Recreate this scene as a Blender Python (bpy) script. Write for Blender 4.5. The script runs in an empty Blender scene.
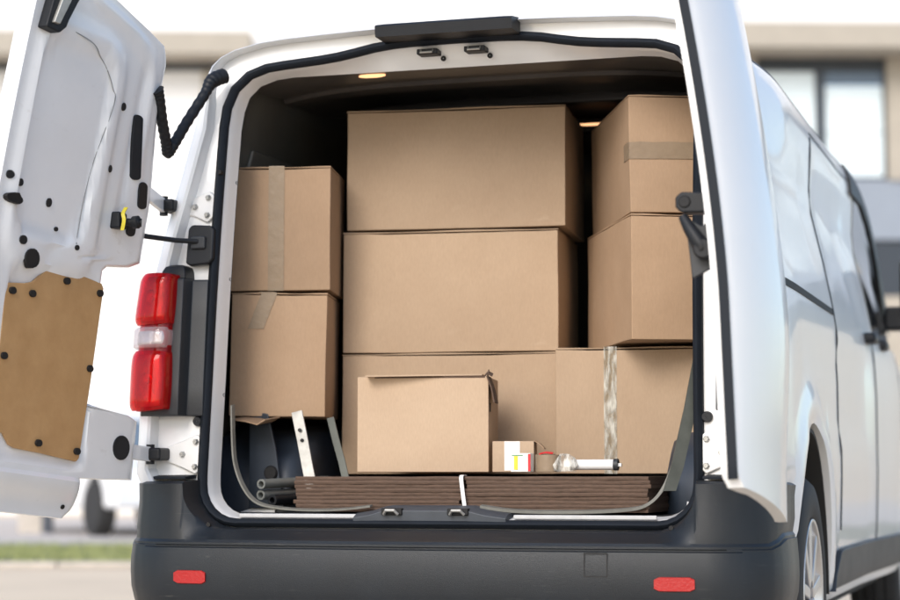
import bpy, bmesh, math, random
from mathutils import Vector, Matrix, noise
random.seed(7)
PI = math.pi
scn = bpy.context.scene
COL = scn.collection

# ------------------------------------------------------------------ helpers
def V(*a): return Vector(a)

def link(o, parent=None):
    COL.objects.link(o)
    if parent is not None: o.parent = parent
    return o

def obj(name, bm, mat, parent=None, smooth=True, angle=35, bevel=0.0, seg=2):
    """one bmesh -> one mesh object (mat may be a list)"""
    bmesh.ops.recalc_face_normals(bm, faces=bm.faces)
    me = bpy.data.meshes.new(name)
    bm.to_mesh(me); bm.free()
    for m in (mat if isinstance(mat, (list, tuple)) else [mat]): me.materials.append(m)
    if smooth:
        me.polygons.foreach_set('use_smooth', [True] * len(me.polygons))
        try: me.set_sharp_from_angle(angle=math.radians(angle))
        except Exception: pass
    o = bpy.data.objects.new(name, me)
    link(o, parent)
    if bevel > 0:
        b = o.modifiers.new('bevel', 'BEVEL'); b.width = bevel; b.segments = seg; b.limit_method = 'ANGLE'
        b.angle_limit = math.radians(40); b.harden_normals = True
    return o

def tag(o, label=None, cat=None, group=None, kind=None):
    if label: o['label'] = label
    if cat: o['category'] = cat
    if group: o['group'] = group
    if kind: o['kind'] = kind
    return o

def empty(name, label, cat, loc=(0, 0, 0), rz=0.0, group=None, parent=None):
    o = bpy.data.objects.new(name, None); o.empty_display_size = .1
    link(o, parent); o.location = loc; o.rotation_euler = (0, 0, rz)
    return tag(o, label, cat, group)

def box(bm, x0, x1, y0, y1, z0, z1, mi=0, M=None):
    vs = [bm.verts.new(Vector(p)) for p in ((x0,y0,z0),(x1,y0,z0),(x1,y1,z0),(x0,y1,z0),(x0,y0,z1),(x1,y0,z1),(x1,y1,z1),(x0,y1,z1))]
    if M is not None:
        for v in vs: v.co = M @ v.co
    for f in ((0,3,2,1),(4,5,6,7),(0,1,5,4),(1,2,6,5),(2,3,7,6),(3,0,4,7)):
        fc = bm.faces.new([vs[i] for i in f]); fc.material_index = mi
    return vs

def grid(bm, rows, closeu=False, closev=False, mi=0):
    """rows: list of equal-length point lists -> quads"""
    vv = [[bm.verts.new(p) for p in r] for r in rows]
    nr, nc = len(vv), len(vv[0])
    for i in range(nr if closev else nr - 1):
        for j in range(nc if closeu else nc - 1):
            a, b, c, d = vv[i][j], vv[i][(j+1) % nc], vv[(i+1) % nr][(j+1) % nc], vv[(i+1) % nr][j]
            try:
                f = bm.faces.new((a, b, c, d)); f.material_index = mi
            except ValueError: pass
    return vv

def tube(bm, pts, r, n=12, cap=True, rfun=None, mi=0):
    pts = [Vector(p) for p in pts]
    rows = []; up = Vector((0, 0, 1))
    for i, p in enumerate(pts):
        t = (pts[min(i+1, len(pts)-1)] - pts[max(i-1, 0)]).normalized()
        a = t.cross(up)
        if a.length < .1: a = t.cross(Vector((1, 0, 0)))
        a.normalize(); b = t.cross(a)
        rr = rfun(i) if rfun else r
        rows.append([p + (a*math.cos(2*PI*k/n) + b*math.sin(2*PI*k/n))*rr for k in range(n)])
    vv = grid(bm, rows, closeu=True, mi=mi)
    if cap:
        bm.faces.new(vv[0]).material_index = mi; bm.faces.new(list(reversed(vv[-1]))).material_index = mi

def hollow(bm, p, q, r, ri, n=20, mi=0):
    p, q = Vector(p), Vector(q); t = (q-p).normalized(); a = t.cross(Vector((0, 0, 1))).normalized(); b = t.cross(a)
    ring = lambda c, rr: [c + (a*math.cos(2*PI*k/n) + b*math.sin(2*PI*k/n))*rr for k in range(n)]
    grid(bm, [ring(p, r), ring(q, r), ring(q, ri), ring(p, ri)], closeu=True, closev=True, mi=mi)

def lathe(bm, prof, n=48, axis='X', c=(0, 0, 0), mi=0, closed=False):
    """prof: (along, radius)"""
    c = Vector(c); rows = []
    for a, r in prof:
        row = []
        for k in range(n):
            s, t = math.cos(2*PI*k/n)*r, math.sin(2*PI*k/n)*r
            row.append(c + (Vector((a, s, t)) if axis == 'X' else Vector((s, t, a)) if axis == 'Z' else Vector((s, a, t))))
        rows.append(row)
    return grid(bm, rows, closeu=True, closev=closed, mi=mi)

def ribbon(bm, pts, nrm, w, t, mi=0):
    """flat strip along pts; nrm = list of width directions; t = thickness along the cross product"""
    rows = []
    for i, p in enumerate(pts):
        p = Vector(p); tg = (Vector(pts[min(i+1, len(pts)-1)]) - Vector(pts[max(i-1, 0)])).normalized()
        a = Vector(nrm[i] if isinstance(nrm, list) else nrm).normalized(); b = tg.cross(a).normalized()
        rows.append([p - a*w/2 - b*t/2, p + a*w/2 - b*t/2, p + a*w/2 + b*t/2, p - a*w/2 + b*t/2])
    vv = grid(bm, rows, closeu=True, mi=mi)
    bm.faces.new(vv[0]).material_index = mi; bm.faces.new(list(reversed(vv[-1]))).material_index = mi

def prism(bm, pts, fn0, fn1, mi=0):
    """polygon pts (u,v) mapped by fn0 (one face) and fn1 (other face)"""
    a = [bm.verts.new(fn0(u, v)) for u, v in pts]; b = [bm.verts.new(fn1(u, v)) for u, v in pts]
    bm.faces.new(a).material_index = mi; bm.faces.new(list(reversed(b))).material_index = mi
    n = len(pts)
    for i in range(n): bm.faces.new((a[i], b[i], b[(i+1) % n], a[(i+1) % n])).material_index = mi

def spline(pts, n):
    """Catmull-Rom through pts, n samples a span"""
    P = [Vector(p) for p in pts]; out = []
    for i in range(len(P)-1):
        p0, p1, p2, p3 = P[max(i-1, 0)], P[i], P[i+1], P[min(i+2, len(P)-1)]
        for k in range(n):
            t = k/n
            out.append(.5*((2*p1) + (p2-p0)*t + (2*p0-5*p1+4*p2-p3)*t*t + (3*p1-p0-3*p2+p3)*t**3))
    out.append(P[-1]); return out

def lerp(tab, x):
    if x <= tab[0][0]: return tab[0][1]
    for (a, b), (c, d) in zip(tab, tab[1:]):
        if x <= c: return b + (d-b)*(x-a)/(c-a)
    return tab[-1][1]
def sm(a, b, x):
    t = max(0., min(1., (x-a)/(b-a))); return t*t*(3-2*t)

# ------------------------------------------------------------------ materials
def nodes(name):
    m = bpy.data.materials.new(name); m.use_nodes = True
    nt = m.node_tree; b = nt.nodes['Principled BSDF']; return m, nt, b
def mat(name, col, rough=.5, metal=0., var=.0, scale=8., bump=0., bscale=40., coat=0., spec=None, col2=None, ior=None, stretch=(1,1,1), detail=6):
    m, nt, b = nodes(name)
    b.inputs['Base Color'].default_value = (*col, 1); b.inputs['Roughness'].default_value = rough
    b.inputs['Metallic'].default_value = metal
    b.inputs['Coat Weight'].default_value = coat; b.inputs['Coat Roughness'].default_value = .06
    if spec is not None: b.inputs['Specular IOR Level'].default_value = spec
    tc = nt.nodes.new('ShaderNodeTexCoord'); mp = nt.nodes.new('ShaderNodeMapping'); mp.inputs['Scale'].default_value = stretch
    nt.links.new(tc.outputs['Object'], mp.inputs['Vector'])
    if var > 0 or col2:
        n = nt.nodes.new('ShaderNodeTexNoise'); n.inputs['Scale'].default_value = scale; n.inputs['Detail'].default_value = detail
        n.inputs['Roughness'].default_value = .6
        nt.links.new(mp.outputs[0], n.inputs['Vector'])
        cr = nt.nodes.new('ShaderNodeValToRGB'); cr.color_ramp.elements[0].position = .3; cr.color_ramp.elements[1].position = .7
        c2 = col2 or tuple(c*(1-var) for c in col)
        cr.color_ramp.elements[0].color = (*c2, 1); cr.color_ramp.elements[1].color = (*col, 1)
        nt.links.new(n.outputs['Fac'], cr.inputs['Fac']); nt.links.new(cr.outputs['Color'], b.inputs['Base Color'])
        ma = nt.nodes.new('ShaderNodeMath'); ma.operation = 'MULTIPLY_ADD'; ma.inputs[1].default_value = .15; ma.inputs[2].default_value = rough-.07
        nt.links.new(n.outputs['Fac'], ma.inputs[0]); nt.links.new(ma.outputs[0], b.inputs['Roughness'])
    if bump > 0:
        n2 = nt.nodes.new('ShaderNodeTexNoise'); n2.inputs['Scale'].default_value = bscale; n2.inputs['Detail'].default_value = 4
        nt.links.new(mp.outputs[0], n2.inputs['Vector'])
        bp = nt.nodes.new('ShaderNodeBump'); bp.inputs['Strength'].default_value = bump; bp.inputs['Distance'].default_value = .004
        nt.links.new(n2.outputs['Fac'], bp.inputs['Height']); nt.links.new(bp.outputs[0], b.inputs['Normal'])
    return m

def cardboard(name, col, dark, flute=160.):
    """kraft board: fibre mottling, faint vertical flute lines and scuffs"""
    m, nt, b = nodes(name); N = nt.nodes.new; L = nt.links.new
    tc = N('ShaderNodeTexCoord')
    n1 = N('ShaderNodeTexNoise'); n1.inputs['Scale'].default_value = 4.; n1.inputs['Detail'].default_value = 7; n1.inputs['Roughness'].default_value = .65
    oi = N('ShaderNodeObjectInfo'); ad = N('ShaderNodeVectorMath'); ad.operation = 'ADD'
    L(tc.outputs['Object'], ad.inputs[0]); L(oi.outputs['Location'], ad.inputs[1]); L(ad.outputs[0], n1.inputs['Vector'])
    cr = N('ShaderNodeValToRGB'); cr.color_ramp.elements[0].position = .32; cr.color_ramp.elements[1].position = .66
    cr.color_ramp.elements[0].color = (*dark, 1); cr.color_ramp.elements[1].color = (*col, 1)
    L(n1.outputs['Fac'], cr.inputs['Fac'])
    n2 = N('ShaderNodeTexNoise'); n2.inputs['Scale'].default_value = 260; n2.inputs['Detail'].default_value = 3
    mp = N('ShaderNodeMapping'); mp.inputs['Scale'].default_value = (1, 1, .25); L(tc.outputs['Object'], mp.inputs['Vector']); L(mp.outputs[0], n2.inputs['Vector'])
    mx = N('ShaderNodeMixRGB'); mx.blend_type = 'OVERLAY'; mx.inputs['Fac'].default_value = .10
    hs = N('ShaderNodeHueSaturation'); mr = N('ShaderNodeMapRange'); mr.inputs['To Min'].default_value = .88; mr.inputs['To Max'].default_value = 1.08
    sv = N('ShaderNodeVectorMath'); sv.operation = 'LENGTH'; L(oi.outputs['Location'], sv.inputs[0]); fr_ = N('ShaderNodeMath'); fr_.operation = 'MULTIPLY'; fr_.inputs[1].default_value = 7.3
    fc_ = N('ShaderNodeMath'); fc_.operation = 'FRACT'; L(sv.outputs['Value'], fr_.inputs[0]); L(fr_.outputs[0], fc_.inputs[0]); L(fc_.outputs[0], mr.inputs['Value'])
    L(mr.outputs[0], hs.inputs['Value']); L(cr.outputs['Color'], hs.inputs['Color'])
    L(hs.outputs['Color'], mx.inputs['Color1']); L(n2.outputs['Fac'], mx.inputs['Color2']); L(mx.outputs['Color'], b.inputs['Base Color'])
    w = N('ShaderNodeTexWave'); w.bands_direction = 'X'; w.inputs['Scale'].default_value = flute/6.28; w.inputs['Distortion'].default_value = .6
    w.inputs['Detail Scale'].default_value = .4
    L(tc.outputs['Object'], w.inputs['Vector'])
    n3 = N('ShaderNodeTexNoise'); n3.inputs['Scale'].default_value = 9; n3.inputs['Detail'].default_value = 3; L(tc.outputs['Object'], n3.inputs['Vector'])
    m1 = N('ShaderNodeMath'); m1.operation = 'MULTIPLY_ADD'; m1.inputs[1].default_value = .05; L(w.outputs['Fac'], m1.inputs[0])
    L(n3.outputs['Fac'], m1.inputs[2])
    bp = N('ShaderNodeBump'); bp.inputs['Strength'].default_value = .18; bp.inputs['Distance'].default_value = .006
    L(m1.outputs[0], bp.inputs['Height']); L(bp.outputs[0], b.inputs['Normal'])
    b.inputs['Roughness'].default_value = .78; b.inputs['Specular IOR Level'].default_value = .25
    return m

M = {}
M['paint'] = mat('white_paint', (.80, .81, .82), .34, var=.05, scale=3, coat=.6, bump=.18, bscale=2.6)
M['paint'].node_tree.nodes['Principled BSDF'].inputs['Coat Roughness'].default_value = .07
M['jamb'] = mat('white_jamb_paint', (.78, .78, .77), .38, var=.09, scale=9, coat=.4)
M['inner_door'] = mat('white_door_paint', (.77, .79, .82), .32, var=.06, scale=6, coat=.6)
M['bumper'] = mat('bumper_plastic', (.011, .0155, .022), .36, var=.25, scale=5, bump=.25, bscale=600, spec=.4)
M['plastic'] = mat('dark_plastic', (.012, .014, .018), .48, spec=.3, var=.25, scale=14, bump=.15, bscale=400)
M['grey_plastic'] = mat('grey_plastic', (.026, .030, .036), .5, var=.2, scale=10, bump=.1, bscale=300)
M['rubber'] = mat('rubber_seal', (.012, .016, .023), .6, var=.2, scale=20, spec=.2)
M['greyrubber'] = mat('grey_rubber', (.06, .07, .085), .5, var=.2, scale=20)
M['tyre'] = mat('tyre_rubber', (.030, .030, .031), .75, var=.3, scale=30, bump=.2, bscale=200)
M['alloy'] = mat('alloy', (.62, .62, .63), .32, metal=.85, var=.1)
M['black'] = mat('black_hole', (.006, .006, .007), .7)
M['lining'] = mat('cargo_lining', (.12, .12, .11), .34, var=.35, scale=3, bump=.3, bscale=6)
M['ceil'] = mat('ceiling_metal', (.065, .06, .056), .33, var=.3, scale=5, metal=.0, bump=.35, bscale=5)
M['liner'] = mat('liner_grey', (.20, .20, .18), .5, var=.3, scale=25)
M['housing'] = mat('wheel_housing', (.030, .042, .062), .4, var=.4, scale=7, bump=.2, bscale=10)
M['steel'] = mat('galvanised_steel', (.50, .50, .48), .42, metal=.6, var=.35, scale=28)
M['darksteel'] = mat('dark_steel', (.10, .11, .10), .45, metal=.4, var=.3, scale=20)
M['kraft'] = cardboard('kraft_board', (.425, .312, .215), (.388, .280, .190))
M['kraft_warm'] = cardboard('warm_kraft_board', (.400, .275, .180), (.352, .238, .152))
M['kraft_pale'] = cardboard('pale_kraft_board', (.475, .355, .25), (.440, .323, .225))
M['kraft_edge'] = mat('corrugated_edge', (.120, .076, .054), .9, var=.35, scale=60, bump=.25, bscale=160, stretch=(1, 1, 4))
M['tape'] = mat('brown_tape', (.290, .218, .150), .34, var=.15, scale=20, bump=.5, bscale=45, coat=.0, spec=.25)
M['wood'] = mat('hardboard', (.50, .300, .135), .55, col2=(.42, .24, .10), var=.3, scale=14, bump=.12, bscale=90)
M['chrome'] = mat('lamp_reflector', (.85, .80, .78), .25, metal=.6, var=.6, scale=26, bump=1., bscale=40, stretch=(1,1,.6))
M['white'] = mat('white_plastic', (.78, .79, .80), .35, var=.05, scale=10)
M['label'] = mat('white_paper', (.80, .79, .76), .6, var=.04, scale=30)
M['yellow'] = mat('yellow_print', (.66, .56, .04), .5)
M['red'] = mat('red_print', (.62, .02, .03), .45)
M['blue_lens'] = mat('bluish_glass', (.16, .21, .26), .12, coat=1.)
M['glass'] = mat('dark_glass', (.015, .02, .024), .05, coat=1.)
M['concrete'] = mat('pale_paving', (.80, .66, .49), .85, col2=(.70, .57, .42), var=.2, scale=1.2, bump=.3, bscale=12)
M['paving'] = mat('light_paving', (.60, .55, .51), .85, col2=(.52, .47, .43), var=.15, scale=.7)
M['grass'] = mat('grass_blades', (.28, .33, .10), .7, col2=(.42, .42, .19), var=.3, scale=1.5)
M['soil'] = mat('lawn_soil', (.11, .135, .045), .9, var=.3, scale=3)
M['kerb'] = mat('kerb_stone', (.55, .50, .44), .8, var=.2, scale=6)
M['wall'] = mat('white_render', (.80, .80, .80), .8, var=.03, scale=2)
M['beige'] = mat('beige_stone', (.43, .39, .33), .8, var=.1, scale=3)
M['greywall'] = mat('grey_cladding', (.27, .31, .37), .6, var=.08, scale=2)
M['frame'] = mat('window_frame_metal', (.035, .045, .06), .4, var=.1)
M['pane'] = mat('painted_reflection_glass', (.74, .84, .88), .25, coat=1., var=.05, scale=1.3)  # pale blue base colour stands in for bright sky mirrored in the glass
M['panetop'] = mat('dark_upper_glass', (.05, .075, .11), .15, coat=1.)
M['bark'] = mat('dark_wheelarch', (.02, .02, .02), .8)
M['greenish'] = mat('green_print', (.12, .30, .18), .5)

def add_scuffs(m, col, amt=.5, sc=(3, 3, 40)):
    nt = m.node_tree; b = nt.nodes['Principled BSDF']; N = nt.nodes.new; L = nt.links.new
    tc = N('ShaderNodeTexCoord'); mp = N('ShaderNodeMapping'); mp.inputs['Scale'].default_value = sc; mp.inputs['Rotation'].default_value = (.0, .12, 0)
    n = N('ShaderNodeTexNoise'); n.inputs['Scale'].default_value = 3.; n.inputs['Detail'].default_value = 8; n.inputs['Roughness'].default_value = .7
    L(tc.outputs['Object'], mp.inputs[0]); L(mp.outputs[0], n.inputs['Vector'])
    n2 = N('ShaderNodeTexNoise'); n2.inputs['Scale'].default_value = 2.3; n2.inputs['Detail'].default_value = 5; L(tc.outputs['Object'], n2.inputs['Vector'])
    r = N('ShaderNodeMapRange'); r.inputs['From Min'].default_value = .60; r.inputs['From Max'].default_value = .74; L(n.outputs['Fac'], r.inputs['Value'])
    r2 = N('ShaderNodeMapRange'); r2.inputs['From Min'].default_value = .45; r2.inputs['From Max'].default_value = .65; r2.inputs['To Max'].default_value = amt; L(n2.outputs['Fac'], r2.inputs['Value'])
    mu = N('ShaderNodeMath'); mu.operation = 'MULTIPLY'; L(r.outputs[0], mu.inputs[0]); L(r2.outputs[0], mu.inputs[1])
    src = b.inputs['Base Color'].links[0].from_socket
    mx = N('ShaderNodeMixRGB'); L(mu.outputs[0], mx.inputs['Fac']); L(src, mx.inputs['Color1']); mx.inputs['Color2'].default_value = (*col, 1); L(mx.outputs['Color'], b.inputs['Base Color'])
add_scuffs(M['bumper'], (.16, .16, .15), .6)
for k_ in ('kraft', 'kraft_warm', 'kraft_pale'): add_scuffs(M[k_], (.52, .41, .30), .35, (3, 3, 5))
add_scuffs(M['paint'], (.52, .50, .46), .35, (2, 2, 3))
add_scuffs(M['inner_door'], (.45, .43, .40), .5, (6, 6, 9))
add_scuffs(M['jamb'], (.40, .37, .33), .6, (8, 8, 8))
add_scuffs(M['lining'], (.14, .14, .13), .6, (3, 3, 10))
def lens_mat(name, col):
    m = bpy.data.materials.new(name); m.use_nodes = True; nt = m.node_tree; nt.nodes.clear()
    N = nt.nodes.new; L = nt.links.new
    o = N('ShaderNodeOutputMaterial'); t = N('ShaderNodeBsdfTransparent'); t.inputs['Color'].default_value = (*col, 1)
    p = N('ShaderNodeBsdfPrincipled'); p.inputs['Base Color'].default_value = (col[0]*.75, col[1]*.6, col[2]*.6, 1); p.inputs['Roughness'].default_value = .12
    p.inputs['Coat Weight'].default_value = 1; p.inputs['Coat Roughness'].default_value = .03
    mx = N('ShaderNodeMixShader'); fr = N('ShaderNodeLayerWeight'); fr.inputs['Blend'].default_value = .35
    ma = N('ShaderNodeMath'); ma.operation = 'MULTIPLY_ADD'; ma.inputs[1].default_value = .35; ma.inputs[2].default_value = .26
    L(fr.outputs['Facing'], ma.inputs[0]); L(ma.outputs[0], mx.inputs['Fac']); L(t.outputs[0], mx.inputs[1]); L(p.outputs[0], mx.inputs[2]); L(mx.outputs[0], o.inputs[0])
    return m
M['redlens'] = lens_mat('red_lens', (.85, .006, .012))
M['clearlens'] = lens_mat('clear_lens', (.92, .92, .94))
def clear_mat(name, op, rough=.15, tint=(.85, .85, .82)):
    m = bpy.data.materials.new(name); m.use_nodes = True; nt = m.node_tree; nt.nodes.clear()
    N = nt.nodes.new; L = nt.links.new
    o = N('ShaderNodeOutputMaterial'); t = N('ShaderNodeBsdfTransparent'); t.inputs['Color'].default_value = (*tint, 1)
    p = N('ShaderNodeBsdfPrincipled'); p.inputs['Base Color'].default_value = (.7, .68, .62, 1); p.inputs['Roughness'].default_value = rough
    tc = N('ShaderNodeTexCoord'); n = N('ShaderNodeTexNoise'); n.inputs['Scale'].default_value = 38; n.inputs['Detail'].default_value = 5
    mp = N('ShaderNodeMapping'); mp.inputs['Scale'].default_value = (2.2, 1, .5); L(tc.outputs['Object'], mp.inputs[0]); L(mp.outputs[0], n.inputs['Vector'])
    r = N('ShaderNodeMapRange'); r.inputs['From Min'].default_value = .42; r.inputs['From Max'].default_value = .66; r.inputs['To Min'].default_value = op*.25; r.inputs['To Max'].default_value = min(1, op*2.6)  # patchy opacity paints whitish highlights onto the clear film
    L(n.outputs['Fac'], r.inputs['Value'])
    bp = N('ShaderNodeBump'); bp.inputs['Strength'].default_value = .9; bp.inputs['Distance'].default_value = .004; L(n.outputs['Fac'], bp.inputs['Height']); L(bp.outputs[0], p.inputs['Normal'])
    mx = N('ShaderNodeMixShader'); L(r.outputs[0], mx.inputs['Fac']); L(t.outputs[0], mx.inputs[1]); L(p.outputs[0], mx.inputs[2]); L(mx.outputs[0], o.inputs[0])
    return m
M['clear_tape'] = clear_mat('clear_tape', .26)
M['clear_wrap'] = clear_mat('clear_wrap', .35, .08, (.9, .9, .9))

def emis(name, col, s):
    m, nt, b = nodes(name); b.inputs['Emission Color'].default_value = (*col, 1); b.inputs['Emission Strength'].default_value = s
    b.inputs['Base Color'].default_value = (*col, 1); return m
M['dome'] = emis('dome_light', (1, .52, .25), 1.0)

# ------------------------------------------------------------------ camera, light, view
YAW = math.radians(17.09); PITCH = math.atan(178/2030.)
CAMP = V(1.669, -5.293, .69)
cam = bpy.data.cameras.new('camera'); co = bpy.data.objects.new('camera', cam); link(co)
co.location = CAMP; co.rotation_euler = (PI/2+PITCH, 0, YAW)
cam.sensor_width = 36; cam.lens = 2030/900*36; cam.clip_end = 2000; cam.clip_start = .1
cam.dof.use_dof = True; cam.dof.focus_distance = 5.55; cam.dof.aperture_fstop = 2.2
scn.camera = co

SUN_EL, SUN_AZ = 33., 188.   # azimuth clockwise from +Y (the van points to +Y); behind the camera, to its left
az, el = math.radians(SUN_AZ), math.radians(SUN_EL)
w = bpy.data.worlds.new('World'); scn.world = w; w.use_nodes = True
nt = w.node_tree; bg = nt.nodes['Background']; sky = nt.nodes.new('ShaderNodeTexSky'); sky.sky_type = 'NISHITA'; sky.sun_disc = False
sky.sun_elevation = el; sky.sun_rotation = az; sky.air_density = 1.0; sky.dust_density = 1.7; sky.ozone_density = 1.; sky.altitude = 50
nt.links.new(sky.outputs[0], bg.inputs[0]); bg.inputs[1].default_value = .15
sun = bpy.data.lights.new('sun', 'SUN'); so = bpy.data.objects.new('sun', sun); link(so)
sun.energy = 1.35; sun.angle = math.radians(28); sun.color = (1, .97, .93)
d = V(math.sin(az)*math.cos(el), math.cos(az)*math.cos(el), math.sin(el))
so.rotation_euler = (-d).to_track_quat('-Z', 'Y').to_euler()
scn.view_settings.view_transform = 'Standard'; scn.view_settings.look = 'None'; scn.view_settings.gamma = 1
scn.view_settings.use_curve_mapping = False; scn.view_settings.exposure = .64

# ------------------------------------------------------------------ VAN
van = empty('delivery_van', 'white delivery van with both rear doors open and its bay full of boxes', 'van')

def Yr(z):      # rear face leans forward with height
    return .08*(z-.6) + .05*max(0, (z-1.15)/.8)**1.7
XS = [(.28,.89),(.36,.915),(.50,.928),(.70,.935),(1.0,.935),(1.15,.928),(1.25,.914),(1.4,.885),(1.55,.85),(1.7,.818),(1.80,.797),(1.87,.778),(1.92,.747),(1.95,.700),(1.97,.62)]
def Xs(z): return lerp(XS, z)
SIDE = [.30,.34,.40,.46,.52,.58,.64,.70,.76,.82,.88,.94,1.0,1.06,1.12,1.18,1.22,1.26,1.32,1.40,1.48,1.56,1.64,1.72,1.80,1.84,1.88,1.91,1.935,1.955]
ROOF = [(.645,1.962),(.59,1.974),(.52,1.981),(.42,1.986),(.32,1.990),(.22,1.993),(.11,1.995),(0,1.996)]
AXLE = (.735, 3.97)
def zb(Y):
    z = .30
    for a in AXLE:
        if abs(Y-a) < .42: z = max(z, .33+math.sqrt(.42**2-(Y-a)**2)*1.24)
    return z
ZR = [(2.6,1.996),(2.9,1.985),(3.1,1.93),(3.4,1.80),(3.8,1.57),(4.15,1.33),(4.35,1.20),(4.6,1.10),(4.8,.98),(4.92,.80),(4.97,.62)]
XF = [(0,1),(2.4,1),(3.2,1.03),(3.9,1.035),(4.3,1.01),(4.6,.95),(4.8,.88),(4.92,.80),(4.97,.74)]
def crease(Y, z):   # pressed shapes in the side sheet
    if Y < .25: return 0.
    a = -.010*sm(.78, .86, z)*(1-sm(1.08, 1.16, z))*sm(.3, .6, Y)*(1-sm(2.3, 2.5, Y))
    b = -.008*sm(1.30, 1.36, z)*(1-sm(1.66, 1.74, z))*sm(1.5, 1.6, Y)*(1-sm(2.3, 2.4, Y))
    c = -.008*sm(1.30, 1.36, z)*(1-sm(1.66, 1.74, z))*sm(.35, .5, Y)*(1-sm(1.25, 1.35, Y))
    fl = 0.
    for ax in AXLE:
        r = math.hypot(Y-ax, (z-.33)/1.24); fl += .018*math.exp(-((r-.46)/.05)**2)*(1 if z > .3 else 0)
    return a+b+c+fl
def side_pt(Y, z):     # true z in the full-height van -> outer surface
    zr = lerp(ZR, Y); zs = min(1.0, .3+(zr-.3)*.78); k = lerp(XF, Y)
    if z < 1.0:
        b = zb(Y); z2 = b + (z-.30)*(zs-b)/.70
    else: z2 = zs + (z-1.0)*(zr-zs)/.996
    zx = z2 if zs > .999 and z < 1 else z
    x = Xs(zx)*k + crease(Y, zx)
    x += .060*sm(.12, .9, Y)*sm(1.55, 1.88, zx)
    x -= .012*max(0, 1-Y/.5) + .035*(1-sm(.62, .69, z))*(1-sm(.30, .36, Y))
    return x, z2
def half_profile(Y):
    p = [(0, .30), (.30, .30), (.60, .30), (.62, zb(Y))]
    p += [side_pt(Y, z) for z in SIDE]
    zr = lerp(ZR, Y); zs = min(1.0, .3+(zr-.3)*.78); k = lerp(XF, Y)
    p += [(x*k, zs+(z-1.0)*(zr-zs)/.996) for x, z in ROOF]
    return p
def full(p):     # half loop -> whole loop (left then right)
    return [(-x, z) for x, z in p] + [(x, z) for x, z in reversed(p[1:-1])]

ST = [.22,.28] + [AXLE[0]-.42*math.cos(PI*k/22) for k in range(23)] + [1.2,1.35,1.45,1.5,1.55,1.7,1.9,2.1,2.3,2.4,2.5,2.6,2.75,2.9,3.0,3.1,3.25,3.4,3.5] \
     + [AXLE[1]-.42*math.cos(PI*k/18) for k in range(19)] + [4.45,4.6,4.7,4.8,4.87,4.92,4.96,4.97]
ST = sorted(set(round(s, 4) for s in ST))

# opening loop (half), grouped like the profile
def opening_half(grow=0.0):
    B = [(x, .572-grow) for x in (0, .20, .42, .58)]
    n1 = [z for z in SIDE if z < .70]; out = list(B)
    c = (.605, .672); r = .10+grow
    for i in range(len(n1)):
        a = -PI/2 + (PI/2)*(i/(len(n1)-1)); out.append((c[0]+r*math.cos(a), c[1]+r*math.sin(a)))
    for z in SIDE:
        if .70 <= z <= 1.72: out.append((lerp([(.70,.706),(1.0,.702),(1.3,.699),(1.72,.697)], z)+grow, z))
    T = [(.690,1.79),(.670,1.838),(.632,1.870),(.58,1.887),(.52,1.893),(.45,1.898),(.38,1.904),(.32,1.914),(.25,1.928),(.19,1.935),(.13,1.938),(.06,1.939),(0,1.939)]
    nT = sum(1 for z in SIDE if z > 1.72) + len(ROOF)
    # resample T to nT points
    T = [(.695, 1.75)] + T
    L_ = [0]
    for a, b in zip(T, T[1:]): L_.append(L_[-1]+math.hypot(a[0]-b[0], a[1]-b[1]))
    for i in range(nT):
        s = L_[-1]*(i+.5 if i < nT-1 else nT)/nT
        for k in range(len(T)-1):
            if s <= L_[k+1]+1e-9:
                f = (s-L_[k])/(L_[k+1]-L_[k]); x = T[k][0]+(T[k+1][0]-T[k][0])*f; z = T[k][1]+(T[k+1][1]-T[k][1])*f; break
        z += grow*sm(1.75, 1.9, z); x += grow*(1-sm(1.78, 1.89, z))*(1 if x > .01 else 0); out.append((x, z))
    out[-1] = (0, out[-1][1])
    return out

def ring_pts(loop, yf):
    return [V(x, yf(x, z), z) for x, z in loop]
def mixl(a, b, t): return [(p[0]+(q[0]-p[0])*t, p[1]+(q[1]-p[1])*t) for p, q in zip(a, b)]

rear_out = half_profile(.20)
# rear corner loops: the lower 8 points of the outer loop are hidden by the bumper
def inset(p, d):
    out = []
    for i, (x, z) in enumerate(p):
        a = p[max(i-1, 0)]; b = p[min(i+1, len(p)-1)]
        tx, tz = b[0]-a[0], b[1]-a[1]; l = math.hypot(tx, tz) or 1
        nx, nz = -tz/l, tx/l       # points to the inside for this winding
        if i == 0 or i == len(p)-1: nx = 0
        k = 1-.80*sm(1.72, 1.96, z)
        out.append((x+nx*d*k, z+nz*d*k))
    return out
O = opening_half()
rings = []
for dd, yy in ((0,.16),(.002,.11),(.006,.07),(.014,.036),(.026,.012),(.042,.0),(.058,-.004),(.066,.002),(.070,.02),(.072,.045)):
    rings.append(ring_pts(full(inset(rear_out, dd)), lambda x, z, yy=yy: Yr(z)+yy))
base = inset(rear_out, .072)
for t in (.06, .35, .8, 1.0):
    rings.append(ring_pts(full(mixl(base, O, t)), lambda x, z, t=t: Yr(z)+.045+.012*t))
Oin = opening_half(-.014)
rings.append(ring_pts(full(opening_half(-.004)), lambda x, z: Yr(z)+.064))
cap = lambda l, zc: [(x, min(z, zc) if x < .62 else z) for x, z in l]
Oin = cap(Oin, 1.878)
rings.append(ring_pts(full(cap(opening_half(-.008), 1.905)), lambda x, z: Yr(z)+.09))
rings.append(ring_pts(full(Oin), lambda x, z: Yr(z)+.125))

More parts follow.
